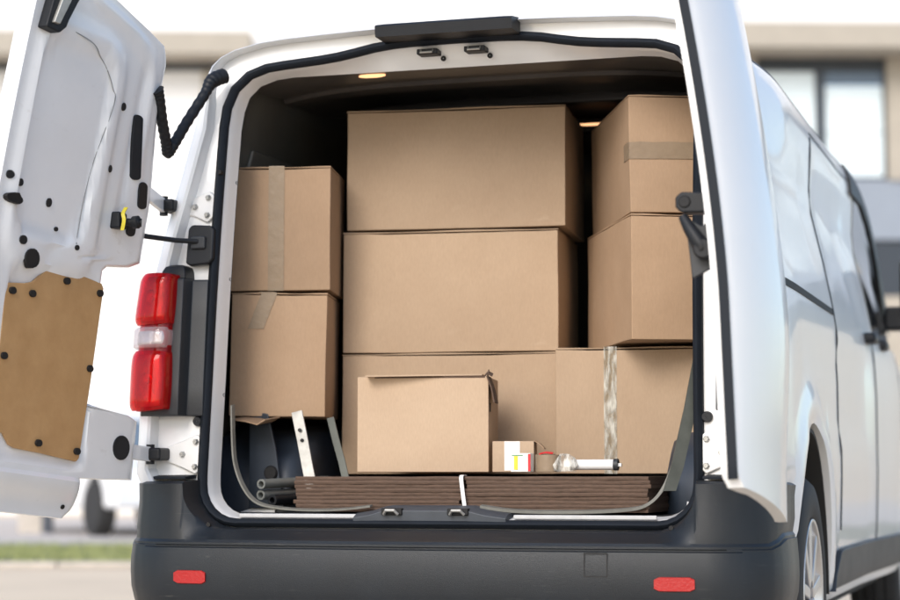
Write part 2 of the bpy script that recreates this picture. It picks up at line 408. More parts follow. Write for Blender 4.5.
bm = bmesh.new()
rows = list(reversed(rings))[::-1]
rows = rings[::-1]                        # inside -> outside
st_rows = [[V(x, Y, z) for x, z in full(half_profile(Y))] for Y in ST]
vv = grid(bm, rows + st_rows, closeu=True)
bm.faces.new(vv[-1])
body = obj('body', bm, M['paint'], van, angle=28)

# cargo lining: walls, ceiling, floor and bulkhead
def inner_half(k):
    out = []
    for (ox, oz), (px, pz) in zip(Oin, rear_out):
        tx = min(max(px-.055, 0), .86) if px > .05 else 0
        tz = min(max(pz-.0, .585), 1.93)
        if px > .6: tx = max(px-.07, .60)
        if pz > 1.95: tz = pz-.055
        out.append((ox+(tx-ox)*k, oz+(tz-oz)*k))
    return out
bm = bmesh.new()
rws = []
for k, y in ((0,.128),(.35,.15),(.8,.20),(1,.28),(1,1.2),(1,2.3)):
    rws.append([V(x, y+(Yr(z) if y < 1 else 0), z) for x, z in full(inner_half(k))])
vv = grid(bm, rws, closeu=True); bm.faces.new(vv[-1])
obj('cargo_lining', bm, M['lining'], van, angle=30)

bm = bmesh.new()           # ceiling header panel and roof bows
hd = []
for y, z in ((.272,1.899),(.30,1.892),(.34,1.885),(.42,1.884),(.43,1.893),(.52,1.897),(.53,1.886),(.60,1.884),(.62,1.895),(.90,1.905)):
    hd.append([V(x, y, z-(abs(x)/.66)**4*.035) for x in [-.66+.066*i for i in range(21)]])
grid(bm, hd)
obj('ceiling_panel', bm, M['ceil'], van)
for y in (.95, 1.5):
    bm = bmesh.new(); box(bm, -.7, .7, y, y+.06, 1.885, 1.935); obj('roof_bow', bm, M['ceil'], van, bevel=.008)
for x, y, z, s in ((-.304,.335,1.882,.042), (.158,1.28,1.872,.05)):
    bm = bmesh.new(); lathe(bm, [(-.010,.001),(-.010,s*.7),(-.004,s),(.008,s)], 24, 'Z')
    o = obj('dome_light', bm, M['dome'], van); o.location = (x, y, z); o.scale = (1.0, .30, .4) if y < 1 else (1.1, .12, .4); o.data.materials[0] = M['dome']
bm = bmesh.new(); box(bm, -.80, .80, .23, 2.28, .560, .588); obj('cargo_floor', bm, M['grey_plastic'], van, bevel=.003)
# side wall pressings (left wall shows above the boxes)
for s in (-1, 1):
    for (y0, y1) in ((.40,.92),(1.0,1.7)):
        bm = bmesh.new()
        pts = [(y0,1.30),(y1,1.30),(y1,1.70),(y0+.05,1.70)]
        prism(bm, pts, lambda y, z: V(s*(Xs(z)-.073), y, z), lambda y, z: V(s*(Xs(z)-.090), y, z))
        obj('wall_panel', bm, M['lining'], van, bevel=.012, seg=3)

# rubber seal round the opening
bm = bmesh.new()
loop = [V(x, Yr(z)+.050, z) for x, z in full(opening_half(.004))]
n = len(loop); prof = [(-.008,-.012),(.004,-.020),(.016,-.012),(.018,.006),(-.008,.006)]
cen = V(0, .1, 1.2); R_ = []
for i, p in enumerate(loop):
    t = (loop[(i+1) % n]-loop[i-1]).normalized(); a = t.cross(V(0, 1, 0)).normalized()
    if a.dot(p-cen) < 0: a = -a
    R_.append([p + a*u + V(0, v, 0) for u, v in prof])
grid(bm, R_, closeu=True, closev=True)
obj('door_seal', bm, M['rubber'], van, angle=60)

# brake light housing on the roof edge, latches of the opening
bm = bmesh.new()
rws = []
for i in range(17):
    x = -.213+.405*i/16; z0 = 1.944; e = .001 if i in (0, 16) else 0
    rws.append([V(x, .100+e, z0+e), V(x, .094+e, z0+.030), V(x, .104+e, z0+.037-e), V(x, .17-e, z0+.047-e), V(x, .19-e, z0+.040-e), V(x, .19-e, z0+e)])
vv = grid(bm, rws, closeu=True); bm.faces.new(vv[0]); bm.faces.new(vv[-1][::-1])
bl = obj('brake_light_housing', bm, M['plastic'], van, angle=30)
for x in (-.087, .055):
    bm = bmesh.new(); box(bm, x-.031, x+.031, .190, .235, 1.906, 1.922)
    sp = obj('upper_striker', bm, M['plastic'], van, bevel=.003)
    bm = bmesh.new(); tube(bm, [(x-.018,.192,1.918),(x-.018,.184,1.910),(x+.018,.184,1.910),(x+.018,.192,1.918)], .003, 8); obj('striker_bar', bm, M['steel'], sp)
for x in (-.05, .09):
    bm = bmesh.new(); lathe(bm, [(0,.001),(0,.008),(.004,.008)], 14, 'Y', (x, .232, 1.899)); obj('plug', bm, M['black'], van)
# sill plate and lower strikers
for x0, x1 in ((-.60,-.245), (.205,.60)):
    bm = bmesh.new(); box(bm, x0, x1, .052, .064, .578, .590); obj('sill_strip', bm, mat('sill_white', (.55, .56, .57), .45, var=.2, scale=20), van, bevel=.003)
bm = bmesh.new()
rws = []
for x, h in ((-.25,.592),(-.20,.600),(-.16,.612),(.08,.612),(.13,.600),(.19,.592)):
    rws.append([V(x,.035,.560), V(x,.030,h-.012), V(x,.060,h), V(x,.14,h+.003), V(x,.14,.56)])
vv = grid(bm, rws, closeu=True); bm.faces.new(vv[0]); bm.faces.new(vv[-1][::-1])
sp_ = obj('sill_plate', bm, M['greyrubber'], van, bevel=.002)
for x in (-.135, .055):
    bm = bmesh.new(); box(bm, x-.030, x+.030, .024, .065, .588, .607); o = obj('latch_pocket', bm, M['black'], van, bevel=.003)
    bm = bmesh.new(); tube(bm, [(x-.020,.02,.590),(x-.012,.012,.601),(x+.012,.012,.601),(x+.020,.02,.590)], .0045, 8); obj('latch_bar', bm, M['steel'], o)
# curved liner edge strip following the lower opening
for pts in ([(-.655,.13,.90),(-.652,.13,.80),(-.640,.12,.73),(-.61,.11,.665),(-.565,.10,.622),(-.50,.10,.606),(-.40,.10,.600),(-.30,.10,.603),(-.22,.10,.612)],
            [(.668,.20,.95),(.650,.19,.85),(.628,.17,.74),(.600,.14,.66),(.560,.12,.618),(.50,.10,.604),(.36,.10,.598),(.20,.10,.600),(.10,.10,.612)]):
    bm = bmesh.new(); sp = spline(pts, 8)
    ribbon(bm, sp, V(0, 1, .15), .022, .005 if pts[0][0] < 0 else .008)
    obj('liner_edge', bm, M['liner'], van)
bm = bmesh.new(); ribbon(bm, [(.700,.20,1.05),(.672,.17,.88),(.640,.14,.72),(.622,.12,.655)], V(1, .5, 0), .035, .006); obj('side_trim', bm, M['darksteel'], van)

# left wheel housing in the bay
bm = bmesh.new(); rws = []
for i in range(15):
    a = PI*i/14
    rws.append([V(x, .72-.36*math.cos(a)*(1-.04*j), .585+.275*math.sin(a)**.7-(.02*(j-2)**2 if j > 2 else 0)) for j, x in enumerate((-.84,-.70,-.60,-.56,-.545))])
vv = grid(bm, rws)
bm.faces.new([r[-1] for r in vv])
obj('wheel_housing', bm, M['housing'], van, angle=50)
bm = bmesh.new(); rws = []
for i in range(15):
    a = PI*i/14
    rws.append([V(x, .72-.36*math.cos(a)*(1-.04*j), .585+.275*math.sin(a)**.7-(.02*(j-2)**2 if j > 2 else 0)) for j, x in enumerate((.84,.70,.60,.56,.545))])
vv = grid(bm, rws); bm.faces.new([r[-1] for r in vv][::-1])
obj('wheel_housing', bm, M['housing'], van, angle=50)
bm = bmesh.new(); lathe(bm, [(-.002,.001),(-.002,.018),(.004,.022),(.010,.020)], 20, 'Y', (-.628,.355,.705)); obj('housing_hole', bm, M['black'], van)
bm = bmesh.new()    # quarter liner between opening and housing
prism(bm, [(-.70,.60),(-.585,.60),(-.60,.68),(-.615,.78),(-.64,.88),(-.70,.90)], lambda x, z: V(x, .372, z), lambda x, z: V(x, .362, z))
obj('quarter_liner', bm, M['housing'], van, bevel=.003)

# ---- bumper
def bump_half():
    S = [(0,-.115)]
    for x in (.12,.25,.38,.48,.56,.60,.63,.655,.675,.69,.70,.709,.716,.721,.725,.7275,.735,.75,.77): S.append((x, -.115+.045*(x/.77)**2.4))
    c = [(.805,-.058),(.84,-.040),(.878,-.014),(.906,.020),(.922,.065),(.930,.12),(.932,.18),(.930,.24),(.934,.29)]
    return S + c
BH = bump_half()
path = [(-x, y) for x, y in reversed(BH)] + BH[1:]
nP = len(path)
def bnorm(i):
    a = path[max(i-1, 0)]; b = path[min(i+1, nP-1)]; tx, ty = b[0]-a[0], b[1]-a[1]; l = math.hypot(tx, ty); return ty/l, -tx/l
def ztop(x, y):
    ax = abs(x); r = .122
    z = .551 if ax < .605 else (.672-math.sqrt(max(0, r*r-(ax-.605)**2)) if ax < .605+r else .684)
    return min(z, .684) - .004*sm(.1, .25, y)
bm = bmesh.new(); R_ = []
for i, (x, y) in enumerate(path):
    nx, ny = bnorm(i); zt = ztop(x, y); hi = sm(.66, .75, abs(x)); sd = sm(.02, .12, y)
    back = .11*(1-sd)+.02*sd
    # step: outward distance (negative = towards van), height
    stp = .055*(1-hi)+.016*hi*(1-sd)
    ln = .010
    pr = [(-back-.03, zt-.03), (-back, zt), (-stp-.006, zt-.004), (-stp+.004, zt-.010), (-stp*.75, zt-(zt-.515)*.38), (-stp*.35, zt-(zt-.515)*.75), (-.006, .520), (.0, .512), (.0, .506),
          (.006-ln, .5035), (.006-ln, .5000), (.006, .497), (.010, .47), (.011, .43), (.008, .385), (-.002, .345), (-.022, .31), (-.06, .285), (-.14, .275)]
    if abs(x) > .78 or sd > .2:   # the crease fades out round the corner
        k = max(sm(.78, .86, abs(x)), sd)
        pr = [(o + (ln*k if 9 <= j <= 10 else 0), z + (.025*sd if j < 12 else 0)*(0 if j < 4 else 1)) for j, (o, z) in enumerate(pr)]
    R_.append([V(x+nx*o, y+ny*o, z) for o, z in pr])
vv = grid(bm, R_)
bump = obj('rear_bumper', bm, M['bumper'], van, angle=24)
def bumper_at(x, z, off=0.):
    y = lerp([(p[0], p[1]) for p in path if p[1] < .0], x); return V(x, y-.011-off, z)
for cx, hw in ((-.684, .050), (.674, .052)):
    bm = bmesh.new(); rws = []
    for i in range(9):
        x = cx-hw+2*hw*i/8; e = 0 if 0 < i < 8 else .006
        rws.append([bumper_at(x, .396+e, -.008), bumper_at(x, .400+e, .004), bumper_at(x, .434-e, .004), bumper_at(x, .438-e, -.008)])
    vv = grid(bm, rws, closeu=True); bm.faces.new(vv[0]); bm.faces.new(vv[-1][::-1])
    rf = obj('reflector', bm, mat('red_reflector', (.36, .002, .004), .35, coat=.3, bump=.3, bscale=120), bump, angle=50)
bm = bmesh.new()
for a, b, c, e in ((.440,.502,.494,.4965),(.440,.502,.434,.4365),(.440,.4425,.4365,.494),(.4995,.502,.4365,.494)):
    v = [bumper_at(a, c, .0012), bumper_at(b, c, .0012), bumper_at(b, e, .0012), bumper_at(a, e, .0012)]
    bm.faces.new([bm.verts.new(p) for p in v])
obj('tow_cover_gap', bm, M['black'], bump)
for s in (-1, 1):    # rubber tread pads on the bumper corners
    bm = bmesh.new(); rws = []
    for i in range(9):
        x = s*(.735+.13*i/8); rws.append([V(x, -.015+.04*(i/8)**2, .686), V(x, -.015+.04*(i/8)**2, .694), V(x, .075, .700), V(x, .075, .69)])
    vv = grid(bm, rws, closeu=True); bm.faces.new(vv[0]); bm.faces.new(vv[-1][::-1]); obj('corner_pad', bm, M['rubber'], bump, bevel=.002)
    bm = bmesh.new(); lathe(bm, [(0,.001),(0,.006),(.006,.006)], 12, 'Y', (s*.655, -.035, .56)); obj('bumper_screw', bm, M['black'], bump)

# ---- right side details
def patch(name, Y0, Y1, z0, z1, off, m, s=1, n=14, nz=8, parent=van, bevel=0, th=None):
    """panel that hugs the side surface; z0/z1 may be functions of Y (true heights)"""
    def true_pt(Y, z, o):
        lo, hi = .30, 1.955
        for _ in range(26):
            mid = (lo+hi)/2
            if side_pt(Y, mid)[1] < z: lo = mid
            else: hi = mid
        x, zz = side_pt(Y, (lo+hi)/2); return V(s*(x+o), Y, z)
    f0 = z0 if callable(z0) else (lambda Y: z0); f1 = z1 if callable(z1) else (lambda Y: z1)
    bm = bmesh.new(); th = th or (off+.006)
    A = []; B = []
    for i in range(n+1):
        Y = Y0+(Y1-Y0)*i/n; a, b = f0(Y), f1(Y)
        A.append([true_pt(Y, a+(b-a)*j/nz, off) for j in range(nz+1)]); B.append([true_pt(Y, a+(b-a)*j/nz, off-th) for j in range(nz+1)])
    va = grid(bm, A); vb = grid(bm, B)
    for i in range(n):
        bm.faces.new((va[i][0], va[i+1][0], vb[i+1][0], vb[i][0])); bm.faces.new((va[i][-1], vb[i][-1], vb[i+1][-1], va[i+1][-1]))
    for j in range(nz):
        bm.faces.new((va[0][j], vb[0][j], vb[0][j+1], va[0][j+1])); bm.faces.new((va[-1][j], va[-1][j+1], vb[-1][j+1], vb[-1][j]))
    return obj(name, bm, m, parent, bevel=bevel, angle=40)
def ztopwin(Y): return min(lerp(ZR, Y)-.15, 1.78)
for s in (1, -1):
    patch('door_rail', .24, 1.42, 1.222, 1.243, .003, M['black'], s, n=40, nz=2)
    for Y in (1.45, 2.62):
        patch('panel_gap', Y, Y+.0045, .52 if Y < 2 else .45, 1.82 if Y < 2 else 1.22, .0035, M['rubber'], s, n=1, nz=40)
    patch('panel_gap', 3.5, 3.506, .85, 1.20, .0012, M['rubber'], s, n=1, nz=20)
    patch('panel_gap', 1.456, 2.62, 1.832, 1.838, .0012, M['rubber'], s, n=20, nz=1)
    patch('panel_gap', .30, 2.9, 1.905, 1.912, .0012, M['greyrubber'], s, n=40, nz=1)
    patch('sill_trim', 1.18, 3.52, lambda Y: .335, lambda Y: .335+.125*sm(1.18, 1.40, Y), .018, M['grey_plastic'], s, n=24, nz=4, bevel=.006)
    patch('side_window', 2.70, 3.90, lambda Y: 1.22, lambda Y: max(1.225, ztopwin(Y)), .0035, M['glass'], s, n=28, nz=8)
    wf = patch('window_trim', 2.60, 3.98, lambda Y: max(1.225, min(lerp(ZR, Y)-.21, 1.79)), lambda Y: max(1.235, min(lerp(ZR, Y)-.075, 1.90)), .012, M['plastic'], s, n=28, nz=2)
    for Y, z in ((2.50, 1.215), (2.95, 1.215)):
        bm = bmesh.new(); x = Xs(1.215)
        vs = box(bm, s*(x-.01), s*(x+.045), Y-.07, Y+.07, z-.020, z+.020)
        bm2 = obj('door_handle', bm, M['plastic'], van, bevel=.016, seg=4)
    bm = bmesh.new(); box(bm, s*.90, s*1.00, 3.52, 3.64, 1.32, 1.42); 
    bm2 = obj('mirror_arm', bm, M['plastic'], van, bevel=.015)
    bm = bmesh.new(); box(bm, s*.97, s*1.16, 3.46, 3.64, 1.36, 1.64); obj('mirror_head', bm, M['plastic'], bm2, bevel=.045, seg=5)
# windscreen
bm = bmesh.new(); rws = []
for i in range(13):
    Y = 3.15+(4.22-3.15)*i/12; z = lerp(ZR, Y)
    rws.append([V(-(.66+.05*i/12)*c, Y+.0*c, z+.006-.0*c) for c in (-1,-.8,-.4,0,.4,.8,1)])
grid(bm, rws); obj('windscreen', bm, M['glass'], van)
for s in (-1, 1):
    bm = bmesh.new(); box(bm, s*.50, s*.80, 4.70, 4.93, .80, .98); obj('headlight', bm, M['blue_lens'], van, bevel=.04, seg=3)
bm = bmesh.new(); box(bm, -.85, .85, 1.15, 3.5, .26, .31); box(bm, -.62, .62, .05, 1.2, .30, .50); obj('underbody', bm, M['bark'], van)

# ---- wheels
def wheel(x, y, s):
    bm = bmesh.new(); W_ = .105
    P = [(-W_+.02,.21),(-W_,.225),(-W_-.004,.27),(-W_+.004,.315),(-W_+.022,.332),(-.05,.336),(-.046,.329),(-.040,.336),(-.003,.337),(.001,.330),(.005,.337),(.042,.336),(.047,.329),(.051,.336),(W_-.022,.332),(W_-.004,.315),(W_+.004,.27),(W_,.225),(W_-.02,.21)]
    lathe(bm, P, 72)
    t = obj('wheel', bm, M['tyre'], van, angle=60); t.location = (x, y, .347); t.scale = (1, 1.03, 1.03)
    bm = bmesh.new(); so_ = W_*s
    lathe(bm, [(so_-.01*s,.215),(so_+.002*s,.218),(so_+.002*s,.208),(so_-.02*s,.200),(so_-.05*s,.192),(so_-.06*s,.06),(so_-.02*s,.05),(so_-.015*s,.001)], 64)
    for k in range(9):
        a = 2*PI*k/9; Mx = Matrix.Rotation(a, 4, 'X')
        box(bm, so_-.045*s, so_-.004*s, -.016, .016, .04, .212, 0, Mx)
    obj('rim', bm, M['alloy'], t, bevel=.004)
for s in (-1, 1):
    for y in AXLE: wheel(s*.822, y, s)
    for y in AXLE:
        bm = bmesh.new()
        prof = [(s*.60, .397), (s*.925, .409), (s*.925, .399), (s*.60, .384)]
        rws = []
        for k in range(21):
            a = PI*k/20; rws.append([V(px, y-pr*math.cos(a), .33+1.24*pr*math.sin(a)) for px, pr in prof])
        vv = grid(bm, rws, closeu=True)
        grid(bm, [[V(s*.64, y-  .405*math.cos(PI*k/20), .33+1.24*  .405*math.sin(PI*k/20)) for k in range(21)], [V(s*.64, y-  .405*math.cos(PI*k/20), .33) for k in range(21)]])
        obj('arch_liner', bm, M['bark'], van)

# ---- tail lamps
def lamp(s):
    lm = bpy.data.objects.new('tail_lamp', None); link(lm, van)
    # plan curve of the lens: from inboard round the corner onto the side
    plan = spline([V(.788,-.044,0), V(.81,-.050,0), V(.84,-.052,0), V(.880,-.036,0), V(.908,-.005,0), V(.925,.045,0), V(.934,.10,0)], 6)
    def blob(z0, z1, depth, grow, m, name, par, a0=0., a1=1., bulge=.009, rough=0):
        bm = bmesh.new(); na, nz = 30, 20; rws = []
        for j in range(nz+1):
            tz = -1+2*j/nz; row = []
            for i in range(na+1):
                ta = -1+2*i/na
                # squircle mapping gives rounded corners
                ea, ez = ta*math.sqrt(1-.16*tz*tz), tz*math.sqrt(1-.10*ta*ta)
                f = (a0+(a1-a0)*(ea+1)/2)*(len(plan)-1); k = min(int(f), len(plan)-2); p = plan[k].lerp(plan[k+1], f-k)
                tg = (plan[k+1]-plan[k]).normalized(); nn = V(tg.y, -tg.x, 0)
                z = z0+(z1-z0)*(ez+1)/2; h = bulge*(1-abs(ta)**8)*(1-abs(tz)**8) - depth
                lean = (Yr(z)-Yr(.9)); xi = -(Xs(.95)-Xs(max(.95, z)))
                q = p+nn*(h+grow); row.append(V(s*(q.x+xi*(.15+.85*(ea+1)/2)), q.y+lean, z))
            rws.append(row)
        vv = grid(bm, rws)
        edge = vv[0][:] + [r[-1] for r in vv[1:]] + vv[-1][-2::-1] + [r[0] for r in vv[-2:0:-1]]
        bk = [bm.verts.new(v.co + V(-s*.004, .05, 0)) for v in edge]; L_ = len(edge)
        for k in range(L_): bm.faces.new((edge[k], edge[(k+1) % L_], bk[(k+1) % L_], bk[k]))
        return obj(name, bm, m, par, angle=40)
    blob(.878, 1.277, .012, 0, M['redlens'], 'lens_body', lm, .02, .99, .004)
    for z0, z1, mm in ((.880,1.052,'redlens'),(1.058,1.120,'clearlens'),(1.126,1.275,'redlens')):
        a0 = .0 if mm == 'redlens' else .04
        l = blob(z0, z1, 0, 0, M[mm], 'lens', lm, a0, 1)
        blob(z0+.010, z1-.010, .009, 0, M['chrome'], 'lamp_reflector', l, .10, .92, .005)
    for zc in (.965, 1.200):
        bm = bmesh.new(); lathe(bm, [(-.004,.001),(-.004,.010),(-.002,.020),(.004,.028),(.008,.030)], 24, 'Y', (s*.842, Yr(zc)-Yr(.9)-.045, zc)); bw = obj('lamp_bowl', bm, M['alloy'], lm)
        bm = bmesh.new(); lathe(bm, [(-.012,.001),(-.010,.006),(-.004,.008),(.002,.008)], 16, 'Y', (s*.842, Yr(zc)-Yr(.9)-.045, zc)); obj('bulb', bm, mat('amber_bulb', (.8, .4, .2), .2), bw)
    # dark housing filling the gap to the door seal
    bm = bmesh.new(); rws = []
    for z in (.866,.872,.95,1.05,1.15,1.255,1.262):
        e = .004 if z in (.866, 1.262) else 0; x1 = .775; x0 = .715 if s < 0 else .765; yy = Yr(z)
        rws.append([V(s*(x0), yy+.06, z), V(s*(x0), yy+.030+e, z), V(s*(max(x0, .715)+(.045 if s < 0 else .003)), yy+.022+e, z), V(s*(x0+(.050 if s < 0 else .006)), yy-.030+e, z), V(s*(x1+.03), yy-.036+e, z), V(s*(x1+.12), yy+.0, z), V(s*(x1+.12), yy+.06, z)])
    vv = grid(bm, rws, closeu=True); bm.faces.new(vv[0]); bm.faces.new(vv[-1][::-1])
    obj('lamp_housing', bm, M['grey_plastic'], lm, bevel=.003)
    bm = bmesh.new(); rws = []
    for z, k in ((1.262,0),(1.285,.002),(1.298,.008),(1.304,.02)):
        yy = Yr(z); rws.append([V(s*(.768+k), yy+.06, z), V(s*(.768+k), yy-.015+k, z), V(s*(.80), yy-.022+k, z), V(s*(.845-k), yy-.014+k, z), V(s*(.845-k), yy+.06, z)])
    vv = grid(bm, rws, closeu=True); bm.faces.new(vv[0]); bm.faces.new(vv[-1][::-1]); obj('lamp_cap', bm, M['plastic'], lm, bevel=.003)
    # lower plug
    bm = bmesh.new(); lathe(bm, [(-.008,.001),(-.008,.012),(0,.015),(.02,.015)], 18, 'Y', (s*.735, Yr(.85)+.045, .852)); obj('plug', bm, M['plastic'], lm)
for s in (-1, 1): lamp(s)

# ---- pillar ironwork (left) and (right)
def bracket(s, z0, z1, x0, x1):
    bm = bmesh.new(); zc = (z0+z1)/2
    pts = [(x1, z0+.012), (x1-.02, z0), (x0+.035, z0+.012), (x0, zc-.02), (x0, zc+.02), (x0+.035, z1-.012), (x1-.02, z1), (x1, z1-.012)]
    prism(bm, [(s*x, z) for x, z in pts], lambda x, z: V(x, Yr(z)+.050, z), lambda x, z: V(x, Yr(z)+.038, z))
    b = obj('hinge_bracket', bm, M['jamb'], van, bevel=.004)
    for (x, z) in ((x1-.03, z1-.025), (x1-.035, z0+.03), (x0+.05, zc)):
        bm = bmesh.new(); lathe(bm, [(-.010,.001),(-.010,.006),(-.002,.009),(.004,.009)], 6, 'Y', (s*x, Yr(z)+.038, z)); obj('bolt', bm, M['jamb'], b)
# x0/x1 measured on the rear face: outboard, inboard
bracket(-1, 1.440, 1.525, .80, .716) if False else None
for s in (-1, 1):
    for z0, z1 in ((1.432, 1.528), (.700, .815)):
        bm = bmesh.new(); zc = (z0+z1)/2
        pts = [(.712, z0+.02), (.735, z0), (.775, z0+.018), (.835, zc-.018), (.835, zc+.018), (.775, z1-.018), (.735, z1), (.712, z1-.02)]
        prism(bm, [(s*x, z) for x, z in pts], lambda x, z: V(x, Yr(z)+.056, z), lambda x, z: V(x, Yr(z)+.040, z))
        b = obj('hinge_bracket', bm, M['jamb'], van, bevel=.005, seg=3)
        for (x, z) in ((.735, z1-.022), (.735, z0+.022), (.775, zc)):
            bm = bmesh.new(); lathe(bm, [(-.010,.001),(-.010,.006),(-.002,.009),(.004,.009)], 6, 'Y', (s*x, Yr(z)+.038, z)); obj('bolt', bm, M['steel'], b)
        bm = bmesh.new(); box(bm, s*.815, s*.862, Yr(zc)-.028, Yr(zc)+.046, zc-.018, zc+.018); obj('hinge_knuckle', bm, M['plastic'], b, bevel=.008, seg=3)
bm = bmesh.new()     # left check plate
P0 = [(-.785,1.31),(-.770,1.302),(-.712,1.306),(-.700,1.320),(-.702,1.408),(-.712,1.420),(-.772,1.424),(-.783,1.412)]
prism(bm, P0, lambda x, z: V(x, Yr(z)+.05, z), lambda x, z: V(x, Yr(z)+.016, z))
cp = obj('check_plate', bm, M['plastic'], van, bevel=.007, seg=3)
bm = bmesh.new(); box(bm, -.768, -.722, Yr(1.37)+.004, Yr(1.37)+.03, 1.350, 1.388); obj('plate_boss', bm, M['grey_plastic'], cp, bevel=.006)
bm = bmesh.new(); tube(bm, [(-.745,.075,1.372),(-.80,.045,1.374),(-.86,-.02,1.380),(-.915,-.10,1.388)], .0075, 10); obj('check_rod', bm, M['plastic'], cp)
bm = bmesh.new(); lathe(bm, [(-.006,.001),(-.006,.006),(.0,.008),(.01,.008)], 12, 'Y', (-.70, .125, 1.58)); obj('plug', bm, M['black'], van)
bm = bmesh.new(); box(bm, .697, .705, .10, .115, .90, 1.28); obj('pillar_strip', bm, M['plastic'], van, bevel=.003)

# ---- rear doors: u from the hinge axis to the free edge, v up the axis, w towards the inside face
def wv(v): return .085*max(0, (v-.42)/.88)**1.6
def door_frame(s, th, ax=.05, ay=.08, A=(.88, .02)):
    a = V(-s*ax, ay, 1).normalized()
    u0 = V(-s, 0, 0); u0 = (u0 - a*u0.dot(a)).normalized()
    n0 = a.cross(u0); n0 = n0 if n0.y > 0 else -n0
    t = math.radians(th); u = u0*math.cos(t)-n0*math.sin(t); n = n0*math.cos(t)+u0*math.sin(t)
    return V(s*A[0], A[1], .6), a, u, n
VL = [-.052,-.047,-.03,-.01,.01,.03,.048,.060,.066,.075,.09,.11,.14,.17,.20,.225,.24,.250,.256,.264,.29,.33,.37,.41,.45,.49,.53,.57,.60,.63,.645,.66,.68,.71,.75,.79,.83,.87,.91,.95,.99,1.03,1.07,1.11,1.15,1.18,1.21,1.235,1.26,1.28,1.30,1.315,1.328,1.336,1.34]
def umin(v):
    k = .345+.04*(1-sm(-.055, -.02, v))
    k += (.115-k)*sm(.060, .072, v)
    k += (.345-k)*sm(.246, .262, v)
    k += (.185+.05*sm(.8, 1.2, v)-k)*sm(.638, .672, v)
    k += .03*sm(1.24, 1.30, v)+.24*max(0, (v-1.285)/.055)
    return k
def umax(v): return .825 - .02*(1-sm(-.055, -.02, v)) - .03*sm(1.3, 1.34, v)
def rr(u, v, u0, u1, v0, v1, r, e):     # soft rounded rectangle, 1 inside
    qx = max(u0+r-u, u-(u1-r), 0); qy = max(v0+r-v, v-(v1-r), 0)
    inside = r-math.hypot(qx, qy)
    if qx == 0 and qy == 0: inside = min(u-u0, u1-u, v-v0, v1-v)
    return sm(0, e, inside)
RECL = [(.760,1.218),(.60,1.203),(.533,1.180),(.490,1.150),(.466,1.110),(.455,1.068),(.476,.91),(.488,.806),(.496,.701),(.505,.675)]
CREL = [(.60,1.318),(.507,1.300),(.396,1.272),(.325,1.232),(.298,1.185),(.292,1.08),(.285,.90)]
def pdist(u, v, L):
    best = 9
    for (a, b), (c, d_) in zip(L, L[1:]):
        k = max(0, min(1, ((u-a)*(c-a)+(v-b)*(d_-b))/((c-a)**2+(d_-b)**2))); best = min(best, math.hypot(u-a-k*(c-a), v-b-k*(d_-b)))
    return best
def hin(u, v, t):
    h = .052
    if v > .6: h += .007*math.exp(-(pdist(u, v, CREL)/.016)**2)
    h -= .014*rr(u, v, .462+.02*sm(1.0, .5, v), .765, .66, 1.200, .09, .009)       # window recess
    h += .010*rr(u, v, .40, .80, .56, 1.25, .12, .030)
    h -= .012*rr(u, v, .352, .735, .075, .585, .05, .016)                          # board recess
    h += .012*sm(.02, .035, v)*(1-sm(.046, .060, v))*sm(.0, .1, t)                 # bead above the lower lip
    h -= .016*(1-sm(-.03, .022, v))
    h -= .018*(1-sm(.0, .05, t))
    if u < .42 and v > .7: h -= .006*math.exp(-((u-.335)/.014)**2)*sm(.75, .8, v)*(1-sm(1.15, 1.22, v))
    h -= .006*math.exp(-((u-(.60))/.03)**2)*math.exp(-((v-.63)/.02)**2)
    return h
def make_door(s, th, A, bul, taper):
    Ofr, a, un, nn = door_frame(s, th, A=A)
    P = lambda u, v, w_: Ofr + a*v + un*u + nn*(w_ + wv(v))
    bm = bmesh.new(); rws = []; nt_ = 54
    for v in VL:
        u0, u1 = umin(v), umax(v); row = []
        lift = (lambda t: .056*max(0, t-.05)*(1-sm(-.05, .2, v))) if taper else (lambda t: 0.)
        for i in range(nt_+1):
            t = i/nt_; u = u0+(u1-u0)*t; h = hin(u, v, t)
            if taper:
                tb = max(0, min(1, u/.825)); h = taper[0] + (h-.052)*.5*(1-sm(.8, .9, t)) - bul*(1-.28*(1-sm(-.05, .45, v)))*max(0, 1-(2*tb-1)**2)**.8
            row.append(P(u, v+lift(t), h))
        for i in range(nt_+1):
            t = 1-i/nt_; u = u0+(u1-u0)*t
            tb = max(0, min(1, u/.825)); row.append(P(u, v+lift(t), -bul*(1-.28*(1-sm(-.05, .45, v)))*max(0, 1-(2*tb-1)**2)**.8 + (taper[1] if taper else -.0)))
        rws.append(row)
    vv = grid(bm, rws, closeu=True); bm.faces.new(vv[0]); bm.faces.new(vv[-1][::-1])
    dr = obj('rear_door', bm, M['inner_door'] if s < 0 else M['paint'], van, angle=38)
    return dr, P
ld, P = make_door(-1, 101, (.88, .02), .02, None)
ld['label'] = 'left rear door swung open showing its inner side with a hardboard panel'
def on(P, u, v, lift=0.): return P(u, v, hin(u, v, .5)+lift)
def pad(name, pts, m, th=.006, par=ld, bevel=.002, lift=0., ww=None):
    bm = bmesh.new()
    f = (lambda u, v, l: P(u, v, ww+l)) if ww is not None else (lambda u, v, l: on(P, u, v, l))
    prism(bm, pts, lambda u, v: f(u, v, lift-.004), lambda u, v: f(u, v, lift+th))
    return obj(name, bm, m, par, bevel=bevel)
WB = [(.738,.180),(.742,.500),(.735,.530),(.667,.540),(.640,.548),(.585,.594),(.565,.603),(.529,.605),(.360,.592),(.349,.580),(.358,.326),(.376,.112),(.386,.102),(.537,.110),(.640,.113),(.662,.120),(.688,.146),(.725,.150)]
bm = bmesh.new(); sp = spline([P(u, v, hin(u, v, .5)+.0015) for u, v in RECL], 6)
